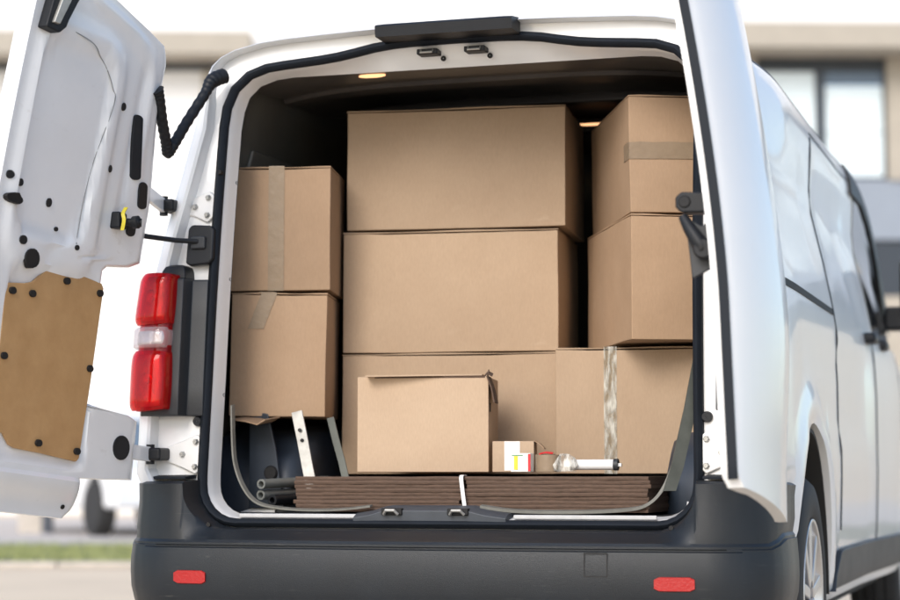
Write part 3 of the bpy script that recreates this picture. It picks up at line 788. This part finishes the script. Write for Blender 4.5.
tube(bm, sp, .0014, 6); obj('panel_seam', bm, mat('seam_grey', (.25, .26, .27), .6), ld)
wb = pad('hardboard_panel', WB, M['wood'], .006, ww=.046)
def disc(name, u, v, ru, rv, m, th, par, ww=None, n=16):
    return pad(name, [(u+ru*math.cos(2*PI*k/n), v+rv*math.sin(2*PI*k/n)) for k in range(n)], m, th, par, 0, ww=ww)
for u, v in ((.718,.512),(.640,.517),(.51,.573),(.366,.564),(.372,.356),(.553,.135),(.392,.129),(.722,.342)):
    disc('panel_clip', u, v, .012, .0095, M['black'], .010, wb, ww=.049)
def slot(u0, v0, u1, v1, r, m=None, name='slot'):
    dx, dy = u1-u0, v1-v0; an = math.atan2(dy, dx); pts = []
    for k in range(9): t = an-PI/2+PI*k/8; pts.append((u1+r*1.6*math.cos(t), v1+r*math.sin(t)))
    for k in range(9): t = an+PI/2+PI*k/8; pts.append((u0+r*1.6*math.cos(t), v0+r*math.sin(t)))
    return pad(name, pts, m or M['plastic'], .005, bevel=.001)
slot(.300, .905, .330, 1.06, .011); slot(.245, .835, .255, .885, .012)
for u, v, ru, rv in ((.404,1.075,.011,.011),(.412,.90,.011,.010),(.716,.645,.014,.012),(.625,.762,.010,.012),(.797,.80,.012,.011),(.747,.79,.010,.010),(.50,.665,.008,.007),(.410,-.022,.007,.006),(.58,.70,.007,.006)):
    disc('plug', u, v, ru, rv, M['black'], .004, ld)
disc('plug', .672, .604, .028, .026, M['black'], .005, ld); disc('plug', .772, .742, .034, .014, M['black'], .014, ld)
disc('door_buffer', .200, .158, .036, .034, M['plastic'], .006, ld, ww=.050, n=20)
slot(.275, .752, .275, .770, .012, M['black'])
# upper latch
bm = bmesh.new(); q = [on(P, .745, 1.275, .01), on(P, .765, 1.20, .01)]
pts = [(.800,1.185),(.755,1.180),(.735,1.20),(.715,1.245),(.690,1.30),(.735,1.33),(.790,1.31)]
lt = pad('upper_latch', pts, M['plastic'], .030, bevel=.004)
pts = [(.785,1.20),(.765,1.20),(.735,1.28),(.765,1.30)]
pad('latch_claw', pts, M['steel'], .040, lt, .002)
# check strap on the door with its yellow tag
bm = bmesh.new(); c = P(.335, .770, .050)
e1, e2, e3 = V(1, 0, 0), V(0, 1, 0), V(0, 0, 1)
box(bm, c.x-.028, c.x+.022, c.y-.03, c.y+.02, c.z-.022, c.z+.024); cs = obj('check_strap', bm, M['plastic'], ld, bevel=.006, seg=3)
bm = bmesh.new(); tube(bm, [(c.x+.02,c.y,c.z-.002),(c.x+.065,c.y+.02,c.z-.004)], .012, 14, rfun=lambda i: (.010,.012)[i]); lathe(bm, [(0,.008),(.004,.017),(.02,.018),(.026,.009)], 18, 'X', (c.x+.040, c.y+.01, c.z-.003)); obj('strap_end', bm, M['plastic'], cs)
bm = bmesh.new(); sp = spline([V(c.x+.032,c.y-.01,c.z+.036), V(c.x+.030,c.y-.024,c.z+.018), V(c.x+.034,c.y-.026,c.z), V(c.x+.027,c.y-.022,c.z-.028)], 5)
ribbon(bm, sp, V(1, .2, 0), .010, .003); obj('yellow_tag', bm, M['yellow'], cs)
# hinge arms from the door to the pillar knuckles
for v, zc in ((.895, 1.48), (.155, .757)):
    A_ = P(.235 if v > .5 else .135, v, .03); B_ = V(-.855, Yr(zc)-.005, zc)
    bm = bmesh.new(); mid = (A_+B_)/2 + V(0, -.02, 0)
    ribbon(bm, spline([A_, mid, B_], 6), V(0, 0, 1), .042, .014); obj('hinge_arm', bm, M['inner_door'], ld, bevel=.003)
    bm = bmesh.new(); lathe(bm, [(-.028,.001),(-.028,.012),(.028,.012),(.028,.001)], 16, 'Z', B_); obj('hinge_pin', bm, M['plastic'], ld)
# ribbed cable hose between door and body
A_ = on(P, .280, 1.155, .0); 
C_ = V(-.785,-.05,1.617); D_ = V(-.728,.07,1.80); raw = [A_, A_.lerp(C_, .12)+V(.004,0,.0), A_.lerp(C_, .5), A_.lerp(C_, .85), C_+V(.0,0,-.003), C_.lerp(D_, .12)+V(.004,0,0), C_.lerp(D_, .5), D_, V(-.718,.10,1.845), V(-.696,.14,1.868)]
sp = spline(raw, 14); bm = bmesh.new(); nn_ = len(sp)
tube(bm, sp, .015, 14, rfun=lambda i: (.0155+.0011*math.sin(i*1.57) + .006*sm(.12, 0, i/nn_) + .007*sm(.78, .92, i/nn_)))
obj('cable_hose', bm, M['plastic'], van, angle=80)

rd, P2 = make_door(1, 94.0, (.882, .02), .106, (.022, -.014))
rd['label'] = 'right rear door swung open towards the camera showing its glossy outer skin'
bm = bmesh.new(); pts = []; 
for v in VL[2:]: pts.append(P2(umax(v)+.004, v+.050*(1-sm(-.05, .2, v)), -.004))
ribbon(bm, pts, nn if False else (P2(.5, .5, 1)-P2(.5, .5, 0)), .022, .014)
obj('edge_seal', bm, M['rubber'], rd)

for v, zc in ((.895, 1.48), (.155, .757)):
    A_ = P2(.235 if v > .5 else .135, v, .0); B_ = V(.855, Yr(zc)-.005, zc)
    bm = bmesh.new(); mid = (A_+B_)/2 + V(0, -.02, 0)
    ribbon(bm, spline([A_, mid, B_], 6), V(0, 0, 1), .042, .014); obj('hinge_arm', bm, M['inner_door'], rd, bevel=.003)
# lock and stay on the free edge of the right door
bm = bmesh.new(); ye = -.70
prism(bm, [(.800,1.312),(.814,1.299),(.880,1.298),(.880,1.344),(.814,1.348),(.800,1.336)], lambda x, z: V(x, ye, z), lambda x, z: V(x, ye+.05, z))
lb = obj('edge_lock', bm, M['plastic'], rd, bevel=.005, seg=3)
bm = bmesh.new(); lathe(bm, [(-.004,.001),(-.004,.012),(.0,.015),(.01,.015)], 18, 'Y', (.822, ye, 1.324)); obj('lock_hole', bm, M['black'], lb)
bm = bmesh.new()
prism(bm, [(.836,1.146),(.905,1.182),(.898,1.280),(.885,1.285),(.858,1.268),(.820,1.292)], lambda x, z: V(x, ye+.012, z), lambda x, z: V(x, ye+.022, z))
pl = obj('stay_plate', bm, M['grey_plastic'], rd, bevel=.003)
bm = bmesh.new(); tube(bm, [(.818,ye+.0,1.290),(.834,ye-.008,1.262),(.856,ye-.012,1.228),(.864,ye-.012,1.216)], .02, 16, rfun=lambda i: (.011,.015,.019,.018)[i])
lathe(bm, [(0,.001),(0,.020),(.006,.024),(.026,.024)], 24, 'Y', (.868, ye-.028, 1.212)); obj('stay_arm', bm, M['plastic'], pl)
bm = bmesh.new(); lathe(bm, [(0,.001),(0,.006),(.006,.006)], 14, 'Y', (.864, ye-.034, 1.214)); obj('arm_bolt', bm, M['black'], pl)

# roof gutter clip lines near the top corners, small screws on the inner flange
for s in (-1, 1):
    for z in (.93, 1.27, 1.56):
        bm = bmesh.new(); xo = lerp([(.70,.706),(1.0,.702),(1.3,.699),(1.72,.697)], z)
        lathe(bm, [(0,.001),(0,.005),(.003,.005)], 10, 'X', (s*(xo-.0115), Yr(z)+.12, z)); obj('flange_screw', bm, M['black'], van)

# ------------------------------------------------------------------ CARGO
cargo_boxes = 'cardboard boxes stacked in the cargo bay'
def carton(label, x, y, z, wd, dp, ht, rz, m, tape=None, rx=0., ry=0., tape_off=0., flapgap=.003, tapemat='tape', tape_h=None, sid=0):
    """origin = front left lower corner; front faces -Y; closed flaps on top"""
    random.seed(int(abs(x*1000)+abs(z*733)))
    c = empty('cardboard_box', label, 'box', (x, y, z), math.radians(rz), cargo_boxes)
    c.rotation_euler = (math.radians(rx), math.radians(ry), math.radians(rz))
    bm = bmesh.new(); n = 10; t = .004
    # walls as a gently bulging closed shell
    def face(o, a, b, na, nb):
        rws = []
        for j in range(nb+1):
            rws.append([o + a*(i/na) + b*(j/nb) for i in range(na+1)])
        grid(bm, rws)
    X_, Y_, Z_ = V(wd,0,0), V(0,dp,0), V(0,0,ht); o = V(0,0,0)
    face(o, X_, Z_, n, n); face(o+Y_, X_, Z_, n, n); face(o, Y_, Z_, n, n); face(o+X_, Y_, Z_, n, n); face(o, X_, Y_, n, n); face(o+Z_*(1-.002), X_, Y_, n, n)
    bmesh.ops.remove_doubles(bm, verts=bm.verts, dist=.0012)
    ph = random.random()*9
    for v in bm.verts:
        fx, fy, fz = v.co.x/wd, v.co.y/dp, v.co.z/ht
        b = .005*math.sin(PI*min(max(fx,0),1))*math.sin(PI*min(max(fz,0),1))
        if fy < .01: v.co.y -= b*.7
        if fx > .99: v.co.x += .004*math.sin(PI*fy)*math.sin(PI*fz)
        if fx < .01: v.co.x -= .004*math.sin(PI*fy)*math.sin(PI*fz)
        v.co += Vector(noise.noise_vector(v.co*5+V(ph, ph, 0)))*.0022
        if fz > .99 and .1 < fx < .9: v.co.z -= .003*math.sin(PI*fx)
    obj('carton', bm, m, c, bevel=.0022, angle=30)
    # top flaps: two leaves lying on the rim, a dark seam between
    for k in (0, 1):
        bm = bmesh.new(); y0, y1 = (-.001, dp/2-.0015) if k == 0 else (dp/2+.0015, dp+.001)
        rws = []
        for i in range(9):
            xx = -.001+(wd+.002)*i/8; s_ = .0015*math.sin(3*xx/wd*PI+ph)
            rws.append([V(xx, y0, ht+.0005), V(xx, y0, ht+flapgap+s_+.001), V(xx, y1, ht+flapgap+s_), V(xx, y1, ht+.0005)])
        vv = grid(bm, rws, closeu=True); bm.faces.new(vv[0]); bm.faces.new(vv[-1][::-1]); obj('flap', bm, m, c, bevel=.0008)
    if tape == 'v':
        tw = .048 if tapemat == 'tape' else .038; tx = wd*.5+tape_off; hh = ht if tape_h is None else tape_h; bm = bmesh.new(); rws = []
        for i in range(15):
            zz = ht-hh+(hh+.004)*i/14; sk = .010*(i/14 if tape_h else 0)
            row = []
            for q_ in (-1, -.33, .33, 1):
                xx = tx+tw/2*q_-.03*(1-i/14)*(1 if tape_h else 0)+sk
                yy = -.0035*math.sin(PI*min(max(xx/wd, 0), 1))*math.sin(PI*min(zz/ht, 1)) + noise.noise_vector(V(xx, 0, zz)*5+V(ph, ph, 0)).y*.0022
                row.append(V(xx, yy-.0016, zz))
            rws.append(row)
        ext = lambda a, b, c_: [V(a+(b-a)*k_/3, c_, ht+.0068) for k_ in range(4)]
        rws.append(ext(tx-tw/2, tx+tw/2, -.001)); rws.append(ext(tx-tw/2, tx+tw/2, dp))
        grid(bm, rws); o_ = obj('tape', bm, M[tapemat], c, smooth=False); sd = o_.modifiers.new('s', 'SOLIDIFY'); sd.thickness = .0004; sd.offset = 1
        tape = None
    if False:
        rws.append([V(tx-tw/2, .0, ht+.0075), V(tx+tw/2, .0, ht+.0075)]); rws.append([V(tx-tw/2, dp, ht+.0075), V(tx+tw/2, dp, ht+.0075)])
        grid(bm, rws); o_ = obj('tape', bm, M[tapemat], c, smooth=False); sd = o_.modifiers.new('s', 'SOLIDIFY'); sd.thickness = .0006; sd.offset = 1
    if tape == 'h':   # tape wrapping the corner at the seam
        bm = bmesh.new(); rws = []
        zz = ht*.53
        for i, p in enumerate([(-.0030,.07),(-.0022,.02),(-.0014,-.0014),(.03,-.0026),(.07,-.0038),(.12,-.0048),(.17,-.0048),(wd*.75,-.0042)]):
            rws.append([V(p[0]*(.0/.0055 if False else 1), p[1], zz-.024), V(p[0], p[1], zz+.024+.002*(i % 2))])
        grid(bm, rws); o_ = obj('tape', bm, M[tapemat], c, smooth=False); sd = o_.modifiers.new('s', 'SOLIDIFY'); sd.thickness = .0006; sd.offset = 1
    return c

K, KW, KP = M['kraft'], M['kraft_warm'], M['kraft_pale']
carton('wide box at the bottom of the centre stack, behind the small pale box', -.490, .60, .702, .672, .42, .364, 5, K)
carton('wide box in the middle of the centre stack', -.489, .60, 1.074, .672, .46, .370, 6, K)
carton('wide box on top of the centre stack close under the van ceiling', -.478, .60, 1.455, .685, .44, .370, 6, K)
carton('box low on the left over the wheel housing, under another taped box', -.757, .34, .876, .290, .30, .367, 13, KW, 'v', ry=.9, tape_off=-.04, tape_h=.105)
carton('upper box on the left with brown tape running down its front', -.772, .34, 1.252, .318, .30, .372, 12, KW, 'v', tape_off=-.005)
carton('box at the lower right with crinkled clear tape down its front', .213, .50, .702, .50, .40, .364, 4, K, 'v', tapemat='clear_tape', tape_off=-.088)
carton('turned box on the right resting on the box with clear tape', .474, .35, 1.082, .30, .60, .355, 25, KW)
carton('turned box at the top right with a strip of tape around its corner', .471, .36, 1.447, .30, .62, .335, 23, KW, 'h', ry=-.6)

# open pale box in front
c = empty('cardboard_box', 'small pale open box standing in front on the flattened cartons', 'box', (-.296, .195, .7065), math.radians(10), cargo_boxes)
W2, D2, H2, t = .378, .27, .272, .005
bm = bmesh.new()
box(bm, 0, W2, 0, t, 0, H2); box(bm, 0, W2, D2-t, D2, 0, H2); box(bm, 0, t, t+.0005, D2-t-.0005, 0, H2); box(bm, W2-t, W2, t+.0005, D2-t-.0005, 0, H2); box(bm, t, W2-t, t+.0005, D2-t-.0005, 0, t)
obj('carton', bm, KP, c, bevel=.0018)
bm = bmesh.new(); ribbon(bm, [(0.03,.001,H2+.001),(.2,.03,H2+.004),(W2-.02,.06,H2+.006)], V(0, 1, .02), .09, .004); obj('flap', bm, KP, c)
bm = bmesh.new(); ribbon(bm, [(W2-.002,.02,H2),(W2+.010,.03,H2-.035),(W2+.018,.03,H2-.075)], V(0, 1, 0), .10, .004); obj('flap', bm, M['kraft_edge'], c)
bm = bmesh.new(); ribbon(bm, [(W2-.012,.015,H2+.002),(W2-.004,.02,H2+.012),(W2+.010,.02,H2+.004)], V(0, 1, .3), .03, .003); ribbon(bm, [(W2-.004,.018,H2+.002),(W2-.001,.02,H2+.020)], V(0, 1, 0), .01, .003); obj('torn_edge', bm, M['kraft_edge'], c)
bm = bmesh.new(); box(bm, W2+.0005, W2+.0015, .02, .05, H2-.10, H2-.075); obj('hand_slot', bm, M['black'], c)
bm = bmesh.new(); box(bm, .05, W2-.01, -.0012, -.0004, H2-.004, H2); obj('rim_shadow_strip', bm, M['kraft_edge'], c)  # thin dark strip drawn as the shadow line along the front rim

# flattened cartons, two piles
flat = 'flattened cartons piled at the sill'
ords = ['topmost','second','third','fourth','fifth','sixth','seventh','eighth','ninth']
NS = 9
for side, (x0, x1) in (('left', (-.456, .036)), ('right', (.048, .566))):
    me_cache = None
    for k in range(NS):
        th = .0985/NS; zz = .592+.0035+th*k
        bm = bmesh.new(); random.seed(k*7+int(x0*100)); rws = []
        dx, dy = random.uniform(-.006,.006), random.uniform(-.003,.003)
        for i in range(21):
            x = x0+dx+(x1-x0)*i/20; sag = .0012*math.sin(i*.7+k)+random.uniform(-.0006,.0006); fy = random.uniform(-.0012,.0012)
            a, b = zz+.0002+sag*.4, zz+th-.0003+sag*.4
            rws.append([V(x, .125+dy+fy, a), V(x, .123+dy+fy, (a+b)/2), V(x, .125+dy+fy, b), V(x, 1.02, b), V(x, 1.02, a)])
        vv = grid(bm, rws, closeu=True); bm.faces.new(vv[0]); bm.faces.new(vv[-1][::-1])
        for f in bm.faces: f.material_index = 0
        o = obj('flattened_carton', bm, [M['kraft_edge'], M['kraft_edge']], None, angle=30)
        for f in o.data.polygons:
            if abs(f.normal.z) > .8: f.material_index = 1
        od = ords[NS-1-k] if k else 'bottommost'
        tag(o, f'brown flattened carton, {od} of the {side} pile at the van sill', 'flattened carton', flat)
bm = bmesh.new(); sp = [(.038,.155,.697),(.040,.112,.694),(.044,.108,.66),(.050,.110,.612)]
ribbon(bm, spline(sp, 5), V(1, 0, 0), .011, .002)
tag(obj('packing_strap', bm, M['white'], None), 'short white packing strap hanging over the gap between the flattened carton piles', 'strap')

# small goods on the flattened cartons
c = empty('parcel_box', 'tiny kraft box with a white label beside the pale open box', 'box', (.092, .245, .7065), math.radians(9))
bm = bmesh.new(); box(bm, 0, .118, 0, .09, 0, .087); obj('carton', bm, KP, c, bevel=.0015)
bm = bmesh.new(); box(bm, .034, .078, -.0012, -.0002, .004, .0865); obj('paper_label', bm, M['label'], c)
bm = bmesh.new(); ribbon(bm, [(.118,.03,.088),(.135,.03,.078),(.146,.03,.066)], V(0, 1, 0), .06, .002); obj('flap', bm, KW, c)
c = empty('small_packet', 'white packet with yellow print and red edge in front of the tiny kraft box', 'packet', (.166, .170, .7065), math.radians(-4))
bm = bmesh.new(); box(bm, 0, .058, 0, .03, 0, .052); obj('carton', bm, M['label'], c, bevel=.002)
bm = bmesh.new(); box(bm, .010, .021, -.0012, -.0003, .006, .044); obj('yellow_print', bm, M['yellow'], c)
bm = bmesh.new(); box(bm, .004, .036, -.0014, -.0003, .0445, .0475); obj('green_print', bm, M['greenish'], c)
bm = bmesh.new(); box(bm, .051, .0585, -.0014, -.0003, .002, .050); obj('red_edge', bm, M['red'], c)
c = empty('tape_roll', 'roll of brown parcel tape lying between the white packet and the white tube', 'tape roll', (.262, .215, .7065))
bm = bmesh.new(); lathe(bm, [(0,.020),(0,.036),(.048,.036),(.048,.020)], 36, 'Z', closed=True); obj('roll', bm, M['tape'], c, bevel=.001)
bm = bmesh.new(); lathe(bm, [(-.0,.0175),(-.0,.0198),(.05,.0198),(.05,.0175)], 30, 'Z', closed=True); obj('core', bm, M['kraft_edge'], c)
bm = bmesh.new(); ribbon(bm, spline([V(-.02,-.02,.050),V(0,-.028,.054),V(.02,-.024,.052)], 4), V(0, 1, .3), .012, .002); obj('red_tab', bm, M['red'], c)
c = empty('sealant_tube', 'white plastic tube with a dark end lying on the flattened cartons', 'tube', (.318, .205, .7065))
bm = bmesh.new(); tube(bm, [(0,0,.017),(.012,0,.020),(.135,.0,.020)], .015, 20, rfun=lambda i: (.010,.0145,.0145)[i]); obj('barrel', bm, M['white'], c, bevel=.001)
bm = bmesh.new(); hollow(bm, (.133,0,.020), (.146,0,.020), .0165, .010); obj('end_cap', bm, M['grey_plastic'], c, bevel=.001)
bm = bmesh.new(); box(bm, .14, .155, -.004, .006, .014, .024); obj('tip', bm, M['white'], c, bevel=.002)
bm = bmesh.new(); rws = []
random.seed(5)
for i in range(12):
    a = 2*PI*i/12
    rws.append([V((.034+.005*random.uniform(-1,1))*math.cos(a)*k_, .02*math.sin(a)*k_, h_+random.uniform(-.003,.003)) for k_, h_ in ((.9,.001),(1,.015),(.8,.035),(.45,.047),(.1,.045))])
grid(bm, rws, closev=True); o = obj('plastic_bag', bm, M['clear_wrap'], None, angle=15); o.location = (.318, .185, .7075)
tag(o, 'crumpled clear plastic wrap around the near end of the white tube', 'plastic wrap')

# pipes and brackets at the lower left
for k, (px, pz) in enumerate(((-.600,.672), (-.606,.640), (-.575,.625))):
    bm = bmesh.new(); hollow(bm, (px, .215+.012*k, pz), (px+.07, .58, pz+.01), .0145 if k < 2 else .016, .0085, 22)
    tag(obj('grey_pipe', bm, mat('pipe_grey', (.20, .21, .20), .4, var=.2, scale=30) if k < 2 else M['plastic'], None, bevel=.001), ('grey plastic pipe end, upper of two grey ones beside the flattened cartons', 'grey plastic pipe end, lower of two grey ones beside the flattened cartons', 'black pipe lying beneath the two grey pipes at the lower left')[k], 'pipe', 'pipes at the lower left')
bm = bmesh.new(); ribbon(bm, [(-.523,.30,.885),(-.500,.29,.80),(-.480,.28,.72),(-.462,.27,.66)], V(1, 0, .22), .034, .006)
br = tag(obj('metal_bracket', bm, M['steel'], None, bevel=.001), 'pale galvanised metal strip with holes leaning below the left boxes', 'bracket')
for zf in (.80, .83, .76):
    bm = bmesh.new(); lathe(bm, [(0,.001),(0,.0055),(.002,.0055)], 12, 'Y', (-.500+(.80-zf)*.25, .283, zf)); obj('hole', bm, M['black'], br)
bm = bmesh.new(); ribbon(bm, [(-.462,.42,.87),(-.440,.41,.80),(-.418,.40,.74),(-.402,.39,.69)], V(1, 0, .2), .022, .004)
tag(obj('dark_strap', bm, M['darksteel'], None), 'dark strap hanging right of the pale metal strip under the left boxes', 'strap')
bm = bmesh.new(); ribbon(bm, [(-.715,.33,.868),(-.665,.31,.862),(-.625,.30,.852),(-.600,.30,.866)], V(0, 1, .1), .12, .004)
tag(obj('cardboard_scrap', bm, KW, None), 'folded cardboard scrap sticking out under the lower left box', 'cardboard scrap')

# ------------------------------------------------------------------ SURROUNDINGS, laid out square to the street behind the van
F0 = V(-math.sin(YAW), math.cos(YAW), 0); R0 = V(math.cos(YAW), math.sin(YAW), 0)
def street(dist, lat, z=0.): p = CAMP + F0*dist + R0*lat; return V(p.x, p.y, z)
def strip(name, d0, d1, l0, l1, z, m, label=None, kind='structure', n=1):
    bm = bmesh.new(); bm.faces.new([bm.verts.new(street(a, b, z)) for a, b in ((d0,l0),(d0,l1),(d1,l1),(d1,l0))])
    return tag(obj(name, bm, m, None, smooth=False), kind=kind)
strip('ground', -300, 900, -500, 500, 0, M['concrete'])
strip('lawn', 15.8, 20.8, -60, 60, .006, M['soil'])
strip('pavement', 20.95, 36, -60, 60, .012, M['paving'])
bm = bmesh.new()
for a in range(60):
    p0, p1 = street(15.65, -30+a), street(15.65, -30+a+.985); q0, q1 = street(15.79, -30+a), street(15.79, -30+a+.985)
    vs = [bm.verts.new(V(p.x, p.y, z)) for z in (0, .05) for p in (p0, p1, q1, q0)]
    for f in ((0,3,2,1),(4,5,6,7),(0,1,5,4),(1,2,6,5),(2,3,7,6),(3,0,4,7)): bm.faces.new([vs[i] for i in f])
tag(obj('kerb', bm, M['kerb'], None, bevel=.01), kind='structure')
random.seed(3); bm = bmesh.new()
for i in range(16000):
    dd, ll = random.uniform(15.85, 20.75), random.uniform(-9, 3)
    p = street(dd, ll, .006); h = random.uniform(.03, .085); a = random.uniform(0, 6.28); w_ = .006
    bm.faces.new([bm.verts.new(p+V(math.cos(a)*w_, math.sin(a)*w_, 0)), bm.verts.new(p-V(math.cos(a)*w_, math.sin(a)*w_, 0)), bm.verts.new(p+V(random.uniform(-.03,.03), random.uniform(-.03,.03), h))])
tag(obj('grass', bm, M['grass'], None, smooth=False), 'short green grass strip behind the van', 'grass', kind='stuff')

# building
bld = empty('office_building', 'white office building with beige ledge and large windows behind the van', 'building', street(40, .08), YAW+math.radians(1))
def bb(name, boxes, m, parent=bld, bevel=.0):
    bm = bmesh.new()
    for b in boxes: box(bm, *b)
    return obj(name, bm, m, parent, bevel=bevel)
DZ = 40/2030.
X = lambda px: (px-450)*DZ
Z = lambda py: .69+(478-py)*DZ
bays = [(-6.6+ -7.0*2, 0), (0, 0)]
wins = []
wx0, wx1 = X(757), X(890); per = X(905)-X(745)
cols = [wx0+per*k for k in range(-1, 4)]
# facade pieces between openings
zt, zb_, fz = Z(52), Z(176), Z(238)
wall_boxes = [(cols[0]-.4, cols[-1]+per, 0, .4, Z(25)-.02, 14.5)]
bb('wall', wall_boxes, M['wall'])
bb('side_wall', [(X(-900), cols[0]-.41, -.02, .4, 0, 14.5)], M['wall'])
bb('side_ledge', [(X(-900), X(248), -1.0, -.03, Z(60), Z(38))], M['beige'])
bb('soffit_shadow_strip', [(X(-900), X(248), -.06, -.025, Z(68), Z(60)-.01)], M['frame'])  # dark strip imitates the shade beneath the side ledge
bb('pilaster', [(X(196), X(212), -.12, -.025, 0, Z(68)-.01)], M['beige'])
bb('ledge', [(cols[0]-.6, cols[-1]+per+.2, -1.0, .38, zt+.02, Z(25)-.03)], M['beige'])
bb('cladding', [(cols[0]-.4, cols[-1]+per, .02, .4, fz, zb_-.02)], M['greywall'])
for c in cols: bb('pier', [(c+(wx1-wx0)+.002, c+per-.002, -.05, .41, zb_-.02, zt+.015)], M['beige'])
bb('lower_wall', [(cols[0]-.4, X(880)+.4-per*2, .0, .4, 0, fz-.01)], M['wall'])
bb('dark_band', [(X(880)+.4-per*2+.01, cols[-1]+per, .1, .4, 4.3, fz-.01)], M['frame'])
bb('base_wall', [(X(880)+.4-per*2+.01, cols[-1]+per, .05, .4, 0, 4.29)], M['beige'])
for c in cols:
    fr = bb('window', [(c, c+.06, .08, .2, zb_, zt), (c+wx1-wx0-.06, c+wx1-wx0, .08, .2, zb_, zt), (c+.061, c+wx1-wx0-.061, .08, .2, zt-.26, zt), (c+.061, c+wx1-wx0-.061, .08, .2, zb_, zb_+.05),
                       (X(818)-wx0+c, X(828)-wx0+c, .08, .2, zb_+.051, zt-.261)], M['frame'])
    bb('pane', [(c+.062, X(817.9)-wx0+c, .13, .15, zb_+.052, zt-.262)], M['pane'], fr)
    bb('pane', [(X(828.1)-wx0+c, c+wx1-wx0-.062, .13, .15, zb_+.052, Z(80))], M['pane'], fr)
    bb('upper_pane', [(X(828.1)-wx0+c, c+wx1-wx0-.062, .13, .15, Z(80)+.02, zt-.262)], M['panetop'], fr)
    bb('mullion', [(X(828.1)-wx0+c, c+wx1-wx0-.062, .10, .128, Z(128), Z(128)+.03)], mat('pale_mullion', (.6, .68, .7), .5), fr)

# parked white car behind (side on)
def parked_car(lat0, dist, paint, label, L=4.4, H=1.56):
    car = empty('parked_car', label, 'car', street(dist, lat0), YAW+math.radians(118))
    prof = [(0,.34),(0,.62),(.05,.78),(.30,.92),(1.05,1.02),(1.55,1.38),(1.95,H-.04),(2.7,H),(3.5,H-.05),(3.95,H-.28),(4.25,1.05),(4.38,.95),(4.40,.45),(4.34,.34)]
    wy = (.80, 3.50)
    low = []
    for cx in reversed(wy):
        low += [(cx+.39*math.cos(PI*k/10), .33+.39*math.sin(PI*k/10)) for k in range(11)]
    bm = bmesh.new(); pr = prof + [(x, max(z, .30)) for x, z in low]
    prism(bm, pr, lambda x, z: V(x, .10*sm(.95, 1.5, z), z), lambda x, z: V(x, 1.78-.10*sm(.95, 1.5, z), z))
    obj('body', bm, paint, car, bevel=.05, seg=3)
    bm = bmesh.new(); prism(bm, [(1.25,1.06),(1.68,1.40),(1.98,H-.11),(2.72,H-.08),(3.45,H-.12),(3.82,H-.30),(3.95,1.06)], lambda x, z: V(x, .10*sm(.95, 1.5, z)-.006, z), lambda x, z: V(x, .30, z)); obj('side_window', bm, M['blue_lens'], car)
    for cx in wy:
        for y in (.10, 1.69):
            bm = bmesh.new(); lathe(bm, [(-.11,.001),(-.11,.20),(-.11,.30),(-.08,.33),(.08,.33),(.11,.30),(.11,.001)], 32, 'Y'); wl = obj('wheel', bm, M['tyre'], car); wl.location = (cx, y, .33)
            bm = bmesh.new(); lathe(bm, [(-.114,.001),(-.116,.18),(-.108,.20)], 24, 'Y'); obj('rim', bm, M['darksteel'], wl)
    bm = bmesh.new(); prism(bm, [(1.06,1.03),(1.54,1.375),(1.56,1.365),(1.10,1.015)], lambda x, z: V(x-.01, .16, z+.012), lambda x, z: V(x-.01, 1.62, z+.012)); obj('windscreen', bm, M['blue_lens'], car)
    bm = bmesh.new(); box(bm, -.02, .12, .10, .40, .66, .80); obj('headlight', bm, mat('amber_lens', (.8, .35, .12), .2, coat=1), car, bevel=.03)
    return car
parked_car(-2.24, 24.0, M['paint'], 'white parked car half hidden between the open left door and the van bumper')
# low things on the far pavement
bm = bmesh.new(); box(bm, 0, .31, 0, .30, 0, .40); o = tag(obj('concrete_block', bm, M['kerb'], None, bevel=.02), 'low beige concrete block on the far pavement beneath the open left door', 'block'); o.location = street(25.2, -5.36+.02); o.rotation_euler.z = YAW
bm = bmesh.new(); lathe(bm, [(0,.001),(0,.075),(.42,.07),(.46,.04),(.465,.001)], 20, 'Z'); o = tag(obj('bollard', bm, mat('bollard_grey', (.07, .08, .10), .5), None), 'short dark bollard just right of the beige concrete block', 'bollard'); o.location = street(25.0, -4.93)
